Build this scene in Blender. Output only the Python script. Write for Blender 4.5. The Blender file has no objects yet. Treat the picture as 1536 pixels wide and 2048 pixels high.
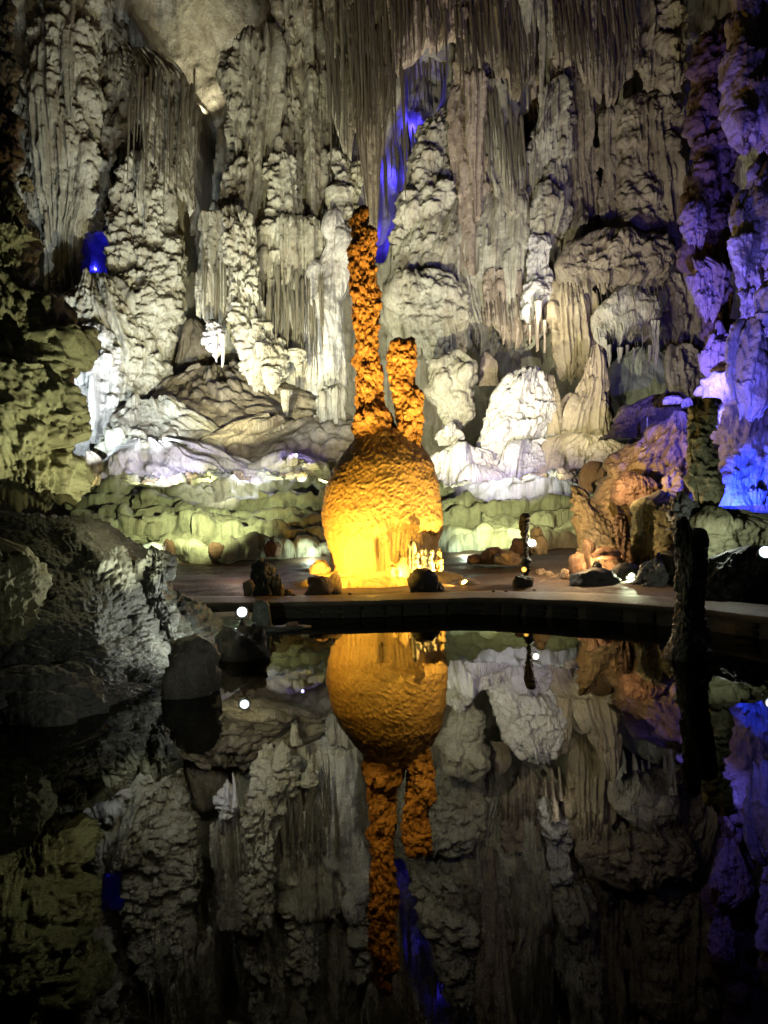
import bpy, bmesh, math, random
import numpy as np
from mathutils import Matrix, Vector

S = bpy.context.scene
C = S.collection
R = math.radians
# ------------------------------------------------------------------ camera
CAMZ = 1.6
F = 1450.0
cam_d = bpy.data.cameras.new('camera')
cam = bpy.data.objects.new('camera', cam_d)
C.objects.link(cam)
CM = Matrix.Rotation(R(91.03), 3, 'X') @ Matrix.Rotation(R(-1.75), 3, 'Z')
cam.matrix_world = Matrix.Translation((0, 0, CAMZ)) @ CM.to_4x4()
cam_d.sensor_fit = 'VERTICAL'
cam_d.sensor_height = 36
cam_d.lens = F / 2048 * 36
cam_d.clip_start = 0.05
cam_d.clip_end = 300
S.camera = cam
# ------------------------------------------------------------------ world: deep inside a cave, almost no ambient light
wd = bpy.data.worlds.new('World')
S.world = wd
wd.use_nodes = True
bg = wd.node_tree.nodes['Background']
bg.inputs[0].default_value = (0.8, 0.85, 1.0, 1)
bg.inputs[1].default_value = 0.006
S.view_settings.view_transform = 'Standard'
S.view_settings.look = 'None'
S.view_settings.exposure = 0.0
S.view_settings.gamma = 1.0
S.cycles.use_denoising = True
S.cycles.max_bounces = 6
S.cycles.diffuse_bounces = 1
S.cycles.glossy_bounces = 3
S.cycles.transparent_max_bounces = 6
S.cycles.sample_clamp_indirect = 4.0
S.cycles.caustics_reflective = False
S.cycles.caustics_refractive = False


def U(px, py, Y):
    """the point at depth Y seen at photo pixel (px, py)"""
    d = CM @ Vector(((px - 768) / F, -(py - 1024) / F, -1))
    t = Y / d.y
    return Vector((d.x * t, Y, CAMZ + d.z * t))


def onz(px, py, z):
    d = CM @ Vector(((px - 768) / F, -(py - 1024) / F, -1))
    t = (z - CAMZ) / d.z
    return Vector((d.x * t, d.y * t, z))


# ------------------------------------------------------------------ lamps, with a few added fill lights
LAMPS = [
    # name, (px, py, depth), colour, watts, (target px, py, depth) or None, cone degrees
    ('left_column_flood', (165, 915, 25.0), (.76, .91, 1.0), 2100, (190, 560, 32), 110),
    ('left_column_flood', (300, 890, 25.0), (.86, .95, 1.0), 1900, (290, 600, 32), 100),
    ('centre_wall_flood', (440, 880, 24.6), (.99, .98, .62), 4600, (500, 500, 32), 105),
    ('centre_wall_flood', (620, 880, 24.6), (.80, .91, 1.0), 1200, (640, 560, 32), 100),
    ('high_wall_flood', (215, 880, 20.0), (1.0, .95, .74), 3000, (560, 250, 32), 70),
    ('right_wall_flood', (800, 880, 19.2), (1.0, .98, .64), 6200, (930, 530, 32), 95),
    ('right_wall_flood', (1090, 770, 27.4), (1.0, .96, .66), 620, (1030, 500, 32), 130),
    ('right_wall_spot', (1075, 615, 29.2), (1.0, .97, .80), 130, None, 0),
    ('lilac_fan_flood', (1015, 925, 20.8), (.76, .69, 1.0), 950, (1020, 830, 27), 120),
    ('right_dim_flood', (1180, 860, 22.0), (.95, .93, .62), 850, (1200, 600, 29), 120),
    ('far_right_flood', (1120, 900, 19.0), (1.0, .88, .68), 1500, (1100, 200, 30), 90),
    ('ceiling_flood', (418, 235, 35.4), (1.0, .92, .66), 700, (405, 40, 36.5), 80),
    ('grotto_blue', (192, 538, 35.7), (.02, .02, 1.0), 80, None, 0),
    ('crack_blue', (772, 470, 35.9), (.05, .035, 1.0), 55, None, 0),
    ('crack_blue', (780, 350, 35.9), (.05, .035, 1.0), 55, None, 0),
    ('crack_blue', (830, 250, 35.9), (.05, .035, 1.0), 75, None, 0),
    ('nook_violet', (414, 250, 36.4), (.10, .08, 1.0), 12, None, 0),
    ('nook_violet', (425, 690, 28.6), (.45, .38, 1.0), 40, None, 0),
    ('mound_violet', (330, 940, 24.3), (.66, .64, 1.0), 330, (330, 900, 27), 120),
    ('mound_violet', (500, 930, 24.4), (.80, .79, 1.0), 100, None, 0),
    ('violet_spot', (592, 905, 25.6), (.30, .25, 1.0), 40, None, 0),
    ('mound_flood', (430, 985, 21.5), (1.0, .95, .80), 330, (480, 830, 30), 90),
]
for px_, w_ in ((165, 16), (230, 9), (290, 14), (350, 16), (410, 12), (560, 20), (610, 30), (650, 20), (905, 8), (950, 7), (1050, 5), (1110, 5)):
    if px_ < 700:
        LAMPS.append(('terrace_rim_lamp', (px_, 957, 24.9), (1.0, .98, .50), w_ * 1.5, None, 0))
    else:
        LAMPS.append(('terrace_rim_lamp', (px_, 970 - (px_ - 890) * .12, 23.3), (1.0, .98, .50), w_ * 1.5, None, 0))
for px_, w_ in ((300, 30), (435, 46), (545, 44), (620, 26), (930, 30), (1010, 34)):
    LAMPS.append(('terrace_foot_lamp', (px_, 1106, 19.2), (.82, 1.0, .74), w_, None, 0))
LAMPS += [
    ('terrace_fill', (400, 1010, 17.6), (.95, 1.0, .46), 860, (420, 1020, 23), 95),  # added general light in mid-air before the terraces, no fixture
    ('terrace_fill', (1000, 1020, 17.8), (.96, 1.0, .46), 640, (1000, 1010, 23), 95),
    # amber lamps behind the low stones, one added in front, shining at the egg
    ('egg_amber', (596, 1166, 14.7), (1.0, .55, .07), 700, (735, 990, 16), 140),
    ('egg_amber', (702, 1155, 14.75), (1.0, .66, .08), 55, (735, 1000, 16), 160),
    ('egg_amber', (742, 1192, 13.3), (1.0, .56, .07), 560, (755, 980, 16), 100),  # added front light on the open path, brightens the egg's middle
    ('egg_amber', (800, 1155, 14.75), (1.0, .64, .10), 80, (800, 1000, 16), 160),
    ('egg_amber', (930, 1166, 14.7), (1.0, .58, .10), 1050, (800, 990, 16), 140),
    ('egg_hot_spot', (742, 1078, 14.9), (1.0, .84, .20), 22, None, 0),
    ('egg_hot_spot', (845, 1142, 14.7), (1.0, .85, .35), 8, None, 0),
    ('column_amber', (560, 1180, 13.4), (1.0, .54, .11), 5200, (765, 640, 16.4), 25),
    ('column_amber', (965, 1180, 13.4), (1.0, .54, .11), 4200, (785, 660, 16.4), 25),
    # right-hand grottoes
    ('fire_nook', (1198, 1130, 14.85), (1.0, .58, .24), 40, None, 0),
    ('amber_rock_fill', (1160, 1060, 14.7), (1.0, .66, .30), 110, None, 0),  # added light hanging free in the air to brighten the spur
    ('slope_amber', (1222, 955, 15.8), (1.0, .62, .30), 230, (1290, 920, 18), 140),
    ('green_rock_lamp', (1262, 1150, 14.2), (.88, 1.0, .62), 60, None, 0),
    ('post_flood_back', (1072, 1086, 14.6), (1.0, 1.0, .80), 24, None, 0),
    ('blue_base', (1480, 1025, 14.6), (.02, .045, 1.0), 620, (1490, 860, 16.6), 130),
    ('blue_slope', (1368, 880, 17.0), (.06, .05, 1.0), 18, None, 0),
    ('violet_column', (1360, 800, 15.6), (.12, .10, 1.0), 1900, (1430, 520, 19), 120),
    ('violet_column', (1480, 880, 12.6), (.13, .11, 1.0), 800, (1500, 600, 15), 120),
    ('right_white', (1440, 1060, 11.6), (.90, 1.0, .82), 26, None, 0),
    # left foreground
    ('olive_flood', (405, 1240, 8.0), (.97, 1.0, .62), 500, (50, 800, 9), 62),
    ('olive_edge', (165, 1330, 7.1), (.95, 1.0, .55), 6, None, 0),
    ('olive_top', (235, 985, 8.6), (1.0, .95, .5), 16, None, 0),
    ('left_spot_back', (470, 1236, 9.6), (.8, 1.0, .80), 26, None, 0),
    ('left_slope_fill', (560, 1225, 8.8), (.95, 1.0, .82), 190, (110, 1220, 8), 75),  # added fill that lifts the dark left slope
    ('left_fill', (560, 1330, 4.6), (.95, 1.0, .80), 42, (120, 1240, 7.5), 70),  # added fill light from the camera side
    ('path_warm', (470, 1130, 16.5), (1.0, .72, .55), 10, None, 0),
]
for nm, (px, py, Y), col, W, tgt, cone in LAMPS:
    p = U(px, py, Y)
    if tgt:
        l = bpy.data.lights.new(nm, 'SPOT')
        l.spot_size = R(cone)
        l.spot_blend = 0.8
    else:
        l = bpy.data.lights.new(nm, 'POINT')
    l.energy = W
    l.color = col
    l.shadow_soft_size = 0.0
    o = bpy.data.objects.new(nm, l)
    C.objects.link(o)
    o.location = p
    if tgt:
        o.rotation_euler = (U(*tgt) - p).to_track_quat('-Z', 'Y').to_euler()

# ------------------------------------------------------------------ helpers: tags, meshes


def tag(o, label=None, cat=None, group=None, kind=None):
    if label:
        o['label'] = label
    if cat:
        o['category'] = cat
    if group:
        o['group'] = group
    if kind:
        o['kind'] = kind
    return o


def empty(name, loc):
    o = bpy.data.objects.new(name, None)
    o.location = loc
    o.empty_display_size = .2
    C.objects.link(o)
    return o


def grid_mesh(name, P, mat, origin=None, parent=None, wrap=False, flip=False):
    """P: (n, m, 3) array of world points -> one mesh object whose origin is `origin` (world)"""
    n, m = P.shape[:2]
    if origin is None:
        origin = np.array([P[..., 0].mean(), P[..., 1].mean(), P[..., 2].min()])
    origin = np.asarray(origin, float)
    V = (P - origin).reshape(-1, 3)
    i = np.arange(n * m).reshape(n, m)
    if wrap:
        j = np.roll(i, -1, axis=1)
        a, b, c, d = i[:-1], j[:-1], j[1:], i[1:]
    else:
        a, b, c, d = i[:-1, :-1], i[:-1, 1:], i[1:, 1:], i[1:, :-1]
    q = np.stack([a, b, c, d] if not flip else [a, d, c, b], -1).reshape(-1)
    nf = len(q) // 4
    me = bpy.data.meshes.new(name)
    me.vertices.add(len(V))
    me.vertices.foreach_set('co', V.astype(np.float32).ravel())
    me.loops.add(len(q))
    me.loops.foreach_set('vertex_index', q.astype(np.int32))
    me.polygons.add(nf)
    me.polygons.foreach_set('loop_start', np.arange(0, nf * 4, 4, dtype=np.int32))
    me.polygons.foreach_set('use_smooth', np.ones(nf, bool))
    me.update(calc_edges=True)
    me.materials.append(mat)
    o = bpy.data.objects.new(name, me)
    C.objects.link(o)
    if parent is not None:
        o.parent = parent
        o.location = Vector(origin) - parent.location
    else:
        o.location = Vector(origin)
    return o


def bm_obj(name, bm, mat, parent=None, loc=(0, 0, 0), smooth=False):
    me = bpy.data.meshes.new(name)
    bmesh.ops.recalc_face_normals(bm, faces=bm.faces)
    bm.to_mesh(me)
    bm.free()
    if smooth:
        for p in me.polygons:
            p.use_smooth = True
    me.materials.append(mat)
    o = bpy.data.objects.new(name, me)
    C.objects.link(o)
    o.parent = parent
    o.location = loc
    return o


# ------------------------------------------------------------------ noise on regular grids
def vnoise(rng, nz, ns, cz, cs):
    """value noise in -1..1, lattice of cz x cs cells"""
    gz, gs = int(nz / cz) + 3, int(ns / cs) + 3
    L = rng.uniform(-1, 1, (gz, gs))
    z = np.arange(nz) / cz + rng.uniform(0, 1)
    s = np.arange(ns) / cs + rng.uniform(0, 1)
    zi = z.astype(int)
    si = s.astype(int)
    zf = z - zi
    sf = s - si
    zf = zf * zf * (3 - 2 * zf)
    sf = sf * sf * (3 - 2 * sf)
    zi = np.minimum(zi, gz - 2)
    si = np.minimum(si, gs - 2)
    A = L[zi] * (1 - zf)[:, None] + L[zi + 1] * zf[:, None]
    return A[:, si] * (1 - sf) + A[:, si + 1] * sf


def fbm(rng, nz, ns, cz, cs, octv=4, gain=.5, ridged=False):
    H = np.zeros((nz, ns))
    a = 1.0
    for k in range(octv):
        if cz < 1.2 and cs < 1.2:
            break
        v = vnoise(rng, nz, ns, max(cz, 1.0), max(cs, 1.0))
        H += a * ((1 - 2 * np.abs(v)) if ridged else v)
        a *= gain
        cz /= 2
        cs /= 2
    return H


def blur(H, k=1):
    for _ in range(k):
        Q = np.pad(H, 1, mode='edge')
        H = (Q[1:-1, 1:-1] * 4 + (Q[:-2, 1:-1] + Q[2:, 1:-1] + Q[1:-1, :-2] + Q[1:-1, 2:]) * 2 +
             Q[:-2, :-2] + Q[:-2, 2:] + Q[2:, :-2] + Q[2:, 2:]) / 16
    return H


# ------------------------------------------------------------------ lobes stamped on the relief
PN = 72
prng = np.random.default_rng(5)


def make_protos():
    P = {'drape': [], 'dome': [], 'cup': [], 'flake': []}
    x = np.linspace(-1, 1, PN)[None, :]
    y = np.linspace(-1, 1, PN)[:, None]        # -1 bottom .. 1 top
    for k in range(10):
        # drape: round head, streaked skirt, ragged hem
        nx = np.interp(np.linspace(0, 1, PN), np.linspace(0, 1, 13), prng.uniform(0, 1, 13))
        teeth = np.abs(np.sin(np.linspace(0, math.pi * prng.uniform(3, 6), PN) + prng.uniform(0, 3) + nx * 2.2))
        hem = -(0.35 + 0.35 * teeth + .3 * nx)
        top = np.sqrt(np.clip(1 - x * x - (np.maximum(y, .25) - .25) ** 2 / .5625, 0, 1))
        low = np.sqrt(np.clip(1 - x * x, 0, 1)) * (1 - .35 * np.clip(.25 - y, 0, 2))
        p = np.where(y > .25, top, low)
        fl = (.10 + .16 * teeth)[None, :] * np.clip(.4 - y, 0, 1)
        p = p - (.22 * np.clip(.4 - y, 0, 1) - fl)
        ok = (x * x < .96) & (y > hem[None, :]) & ((y <= .25) | (top > .02))
        P['drape'].append(np.where(ok, p, -9.0))
        # dome: lumpy pillow
        lx = x + .15 * np.sin(3 * y + prng.uniform(0, 6))
        ly = y + .15 * np.sin(3 * x + prng.uniform(0, 6))
        r2 = lx * lx + ly * ly
        P['dome'].append(np.where(r2 < .98, np.sqrt(np.clip(1 - r2, 0, 1)), -9.0))
        # cup: heaviest at the top, opening upwards, tapering down
        wy = np.clip(.25 + .75 * (y + 1) / 2, 0.05, 1)
        q = np.clip(1 - (x / wy) ** 2, 0, 1)
        t2 = np.abs(np.sin(np.linspace(0, math.pi * prng.uniform(2.5, 5), PN) + nx * 3))
        p = np.sqrt(q) * (.35 + .65 * (y + 1) / 2) - .12 * (1 - t2)[None, :]
        lim = .75 + .25 * t2
        P['cup'].append(np.where((q > .03) & (y < lim[None, :]), p, -9.0))
        # flake: slanting shard with a sharp right edge
        sk = x - .5 * y * prng.choice([-1, 1])
        p = (1 - np.abs(sk)) * (1 - y * y) ** .5
        P['flake'].append(np.where((np.abs(sk) < 1) & (np.abs(y) < .98), p, -9.0))
    return P


PROTO = make_protos()


def stamp(H, ds, rng, kind, w, asp, amp, dens, t0=0, t1=1, sink=.3):
    nz, ns = H.shape
    w = max(w, ds * 4.0)
    z0, z1 = int(nz * t0), max(int(nz * t1), int(nz * t0) + 1)
    n = int((z1 - z0) * ns * ds * ds / (w * w * asp) * dens) + 1
    n = min(n, 16000)
    H0 = H.copy()
    rr = rng.integers(z0, z1, n)
    cc = rng.integers(0, ns, n)
    sz = w * rng.uniform(.55, 1.35, n)
    ar = asp * rng.uniform(.75, 1.35, n)
    kk = rng.integers(0, 10, n)
    pr = PROTO[kind]
    for r, c, ww, a, k in zip(rr, cc, sz, ar, kk):
        ha = max(ww / 2 / ds, 1.6)
        hb = max(ha * a, 1.6)
        a0, a1 = max(0, int(c - ha)), min(ns, int(c + ha) + 1)
        b0, b1 = max(0, int(r - hb)), min(nz, int(r + hb) + 1)
        ix = ((np.arange(a0, a1) - c) / ha * .5 + .5) * (PN - 1)
        iy = ((np.arange(b0, b1) - r) / hb * .5 + .5) * (PN - 1)
        p = pr[k][np.clip(iy, 0, PN - 1).astype(int)[:, None], np.clip(ix, 0, PN - 1).astype(int)[None, :]]
        v = H0[r, c] + amp * ww * (p - sink)
        np.maximum(H[b0:b1, a0:a1], v, out=H[b0:b1, a0:a1])


def flute(H, ds, rng, w, amp, t0=0, t1=1, seg=3.0):
    """vertical rods side by side, each a half-round rib, re-starting every `seg` metres or so"""
    nz, ns = H.shape
    fine = 4
    out = None
    nseg = max(1, int(nz * ds / seg))
    sets = []
    for k in range(nseg + 2):
        L = ns * fine
        h = np.full(L, -0.5)
        x = 0.0
        while x < ns * ds + w:
            ww = w * rng.uniform(.45, 1.6)
            c = x + ww / 2
            i0, i1 = max(0, int((c - ww * .53) / ds * fine)), min(L, int((c + ww * .53) / ds * fine) + 1)
            xx = (np.arange(i0, i1) / fine * ds - c) / (ww * .53)
            h[i0:i1] = np.maximum(h[i0:i1], np.sqrt(np.clip(1 - xx * xx, 0, 1)) * ww / w * rng.uniform(.6, 1.1))
            x += ww
        sets.append(h)
    sets = np.array(sets)
    warp = vnoise(rng, nz, ns, max(2., 7 / ds), max(2., 1.5 / ds)) * w * .7
    si = np.clip(((np.arange(ns)[None, :] * ds + warp) / ds * fine).astype(int), 0, ns * fine - 1)
    row = (np.arange(nz) * ds / seg)[:, None] + vnoise(rng, nz, ns, max(2., 4 / ds), max(1.5, w * 1.5 / ds)) * .9
    ki = np.clip(np.floor(row + .5).astype(int), 0, nseg + 1)
    T = sets[ki, si] * amp
    z = np.arange(nz) / max(nz - 1, 1)
    m = np.clip((z - t0) / .06 + .5, 0, 1) * np.clip((t1 - z) / .06 + .5, 0, 1)
    H += T * m[:, None]


def relief(nz, ns, ds, rng, layers):
    H = np.zeros((nz, ns))
    for L in layers:
        k, a = L[0], L[1:]
        if k == 'fbm':          # cell_z, cell_s (m), amp
            H += a[2] * fbm(rng, nz, ns, a[0] / ds, a[1] / ds, 5)
        elif k == 'ridge':
            H += a[2] * fbm(rng, nz, ns, a[0] / ds, a[1] / ds, 5, .55, True)
        elif k == 'ledge':      # terraced steps: cell, amp, step
            n = fbm(rng, nz, ns, a[0] / ds, a[0] * 1.6 / ds, 4)
            z = (np.arange(nz) * ds)[:, None] / a[2] + n * 1.2
            f = z - np.floor(z)
            H += a[1] * (np.minimum(f, .85) - f * .0 - np.clip(f - .85, 0, 1) * 5)
        elif k == 'diag':       # slanting grooves: spacing, amp, slope
            n = fbm(rng, nz, ns, 1.0 / ds, 1.0 / ds, 4)
            zz = (np.arange(nz) * ds)[:, None]
            ss = (np.arange(ns) * ds)[None, :]
            q = (ss + zz * a[2]) / a[0] + n * .8
            H += a[1] * (1 - np.abs(2 * (q - np.floor(q)) - 1))
        elif k == 'flute':
            flute(H, ds, rng, *a)
        elif k == 'blend':      # other layers taking over in tall patches: cell_z, cell_s, threshold, layers
            B = relief(nz, ns, ds, rng, a[3])
            m = fbm(rng, nz, ns, a[0] / ds, a[1] / ds, 3) + .05 * rng.standard_normal(ns)[None, :]
            m = np.clip((m - a[2]) / .35 + .5, 0, 1)
            H = H * (1 - m) + (B + .12) * m
        elif k == 'blur':
            H = blur(H, a[0])
        else:
            stamp(H, ds, rng, k, *a)
    return H


ST = {
    'tier': [('fbm', 3, 2, .35), ('drape', 1.2, .9, .26, 1.0), ('flute', .3, .12, 0, 1, 1.6), ('drape', .6, .8, .30, 1.0), ('flute', .14, .09, 0, 1, .7), ('drape', .3, .8, .32, .8), ('fbm', .25, .12, .03)],
    'shingle': [('fbm', 3, 1.5, .3), ('drape', .9, .7, .28, 1.2), ('drape', .45, .6, .34, 1.3), ('flute', .13, .08, 0, 1, .5), ('drape', .24, .7, .3, .6), ('fbm', .3, .12, .03)],
    'flute': [('fbm', 6, 1.6, .3), ('flute', .36, .34, 0, 1, 7), ('flute', .15, .13, 0, 1, 4), ('fbm', .3, .1, .03)],
    'fine_flute': [('fbm', 5, 1.4, .22), ('flute', .26, .26, 0, 1, 6), ('flute', .13, .10, 0, 1, 4), ('fbm', .4, .1, .025)],
    'mix': [('fbm', 3, 1.6, .4), ('drape', 1.3, 1.6, .22, .7), ('flute', .26, .20, 0, 1, 2.6), ('flute', .13, .10, 0, 1, 1.4), ('drape', .5, 1.2, .26, .45), ('drape', .26, 1.2, .28, .4), ('fbm', .25, .12, .03)],
    'caul': [('fbm', 2, 2, .3), ('dome', 1.2, .9, .30, 1.1), ('drape', .5, .8, .36, 1.3), ('flute', .13, .07, 0, 1, .5), ('dome', .22, .9, .35, 1.0), ('fbm', .15, .12, .03)],
    'smooth': [('fbm', 2.5, 2.0, .25), ('dome', 1.3, .9, .12, .4), ('flute', .3, .035, 0, 1, 4), ('flute', .12, .02, 0, 1, 2), ('fbm', .3, .2, .02)],
    'pillow': [('fbm', 2, 2.5, .2), ('dome', 1.5, .7, .24, 1.4), ('dome', .7, .7, .26, 1.0), ('flute', .12, .015, 0, 1, .6), ('fbm', .4, .3, .025), ('blur', 1)],
}


FL = [('fbm', 5, 1.5, .3), ('flute', .34, .26, 0, 1, 5), ('flute', .14, .13, 0, 1, 2.5), ('drape', .4, 2.0, .2, .3), ('fbm', .3, .1, .025)]
for k_, th_ in (('tier', .10), ('shingle', .15), ('mix', -.15), ('caul', .35)):
    ST[k_] = ST[k_] + [('blend', 7, 1.3, th_, FL)]


def smooth1(a, k):
    if k < 1:
        return a
    ker = np.hanning(2 * k + 3)[1:-1]
    ker /= ker.sum()
    return np.convolve(np.pad(a, k, mode='edge'), ker, mode='valid')


def formation(name, rows, Y, mat, style, label, cat, ds=.05, depth=.7, sq=2.4, half=104, full=False, seed=0,
              cap=True, hem=0.0, foot=False, group=None, parent=None, scale=1.0, kind=None, ymin=0.0, lift=.5, hemcell=.3, bottom=None, jag=.8, boost=1.0):
    """a rock body standing (or hanging) at depth Y whose left and right edges pass through the photo rows (py, xl, xr)"""
    rng = np.random.default_rng(seed + 11)
    A = []
    for r in rows:
        yy = r[3] if len(r) > 3 else Y
        a, b = U(r[1], r[0], yy), U(r[2], r[0], yy)
        A.append(((a.z + b.z) / 2, a.x, b.x, yy))
    A.sort()
    A = np.array(A)
    z0, z1 = A[0, 0], A[-1, 0]
    nz = max(8, int((z1 - z0) / ds) + 1)
    z = np.linspace(z0, z1, nz)
    k = max(1, int(nz / len(A) / 4))
    xl = smooth1(np.interp(z, A[:, 0], A[:, 1]), k)
    xr = smooth1(np.interp(z, A[:, 0], A[:, 2]), k)
    yc = smooth1(np.interp(z, A[:, 0], A[:, 3]), k)
    cx, rx = (xl + xr) / 2, np.maximum((xr - xl) / 2, .01)
    rm = rx.max()
    ry = np.maximum(depth * (rx * .6 + rm * .4 * np.sqrt(rx / rm)), ymin)
    if cap:      # dome the top (and the tip of a hanging body)
        ct = min(rm * .8, (z1 - z0) * .3)
        t = np.clip((z1 - z) / ct, 0, 1)
        f = np.sqrt(np.clip(1 - (1 - t) ** 2, 0, 1)) * .97 + .03
        rx = rx * f
        ry = ry * f
    if hem:
        ct = min(rm * .6, (z1 - z0) * .2)
        t = np.clip((z - z0) / ct, 0, 1)
        f = t ** .5 * .9 + .1
        ry = ry * f
        rx = rx * (f * .3 + .7)
    # arc-length even sampling round the section
    half_ = 180 if full else half
    aa = np.linspace(-R(half_), R(half_), 2001)
    ex = 2 / sq
    sx = np.sign(np.sin(aa)) * np.abs(np.sin(aa)) ** ex
    cy = np.sign(np.cos(aa)) * np.abs(np.cos(aa)) ** ex
    ry_m = ry.max()
    arc = np.concatenate([[0], np.cumsum(np.hypot(np.diff(sx) * rm, np.diff(cy) * ry_m))])
    wd_ = np.where(np.abs(np.degrees(aa)) < 78, 1.0, .4)
    dens = np.concatenate([[0], np.cumsum(np.diff(arc) * wd_[1:])])
    ns = max(12, int(dens[-1] / ds) + 1)
    am = np.interp(np.linspace(0, dens[-1], ns), dens, np.arange(2001))
    sx = np.interp(am, np.arange(2001), sx)
    cy = np.interp(am, np.arange(2001), cy)
    layers = ST[style] if isinstance(style, str) else style
    if scale != 1.0:
        L2 = []
        for L in layers:
            if L[0] in ('fbm', 'ridge'):
                L2.append((L[0], L[1] * scale, L[2] * scale, L[3] * scale))
            elif L[0] == 'ledge':
                L2.append((L[0], L[1] * scale, L[2] * scale, L[3] * scale))
            elif L[0] == 'diag':
                L2.append((L[0], L[1] * scale, L[2] * scale) + L[3:])
            elif L[0] == 'flute':
                L2.append((L[0], L[1] * scale, L[2] * scale) + L[3:5] + (L[5] * scale,))
            elif L[0] in ('blur', 'blend'):
                L2.append(L)
            else:
                L2.append((L[0], L[1] * scale) + L[2:])
        layers = L2
    H = relief(nz, ns, ds, rng, layers) * boost
    H -= np.quantile(H, lift)
    P = np.empty((nz, ns, 3))
    P[..., 0] = cx[:, None] + rx[:, None] * sx[None, :]
    P[..., 1] = yc[:, None] - ry[:, None] * cy[None, :]
    P[..., 2] = z[:, None]
    du = np.gradient(P, axis=1)
    dv = np.gradient(P, axis=0)
    N = np.cross(du, dv)
    ln = np.linalg.norm(N, axis=2, keepdims=True)
    N = N / np.maximum(ln, 1e-9)
    N[..., 2] = np.clip(N[..., 2], -.7, .7)
    lim = np.minimum(np.minimum(rx, ry) * .8, 99)[:, None]
    Hc = np.where(H < 0, np.maximum(H, -lim), np.minimum(H, lim * 1.2 + .02))
    if full:     # close the seam behind
        m = max(4, ns // 10)
        wgt = np.clip(np.arange(ns) / m, 0, 1) * np.clip(np.arange(ns)[::-1] / m, 0, 1)
        Hc = Hc * wgt[None, :]
    P = P + N * Hc[..., None]
    if bottom is not None:       # traced lower edge: every rib ends at a length of its own
        bx = np.array([U(q[0], q[1], Y)[:] for q in bottom])
        xc_ = cx[-1] + rm * sx
        zb = np.interp(xc_, bx[:, 0], bx[:, 2])
        L = int(ns * ds / .22) + 3
        j1 = rng.uniform(0, 1, L)[np.clip((np.arange(ns) * ds / .22 + rng.uniform(-.2, .2, ns)).astype(int), 0, L - 1)]
        j2 = np.interp(np.arange(ns), np.linspace(0, ns, max(3, L // 4)), rng.uniform(0, 1, max(3, L // 4)))
        zb = zb + jag * (j1 * .6 + j2 * .7 - .6)
        t = (z1 - P[..., 2]) / (z1 - z0)
        P[..., 2] = z1 - t * (z1 - zb)[None, :]
    if hem:
        L = int(ns * ds / hemcell) + 3
        g = rng.uniform(0, 1, L) ** 1.5
        sp = np.interp(np.arange(ns), np.linspace(0, ns, L), g)
        tooth = np.abs(((np.arange(ns) * ds / (hemcell * .45) + rng.uniform(0, 1)) % 1) * 2 - 1)
        sh = hem * (.6 * sp + .4 * tooth * np.roll(sp, 3))
        wz = np.clip(1 - (z - z0) / max(hem * 1.6, .2), 0, 1)
        P[..., 2] += (sh[None, :] * wz[:, None])
    org = (float(cx[0]), float(yc[0]), float(z0))
    o = grid_mesh(name, P, mat, origin=org if parent is None else None, parent=parent)
    return tag(o, label, cat, group, kind)


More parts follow.
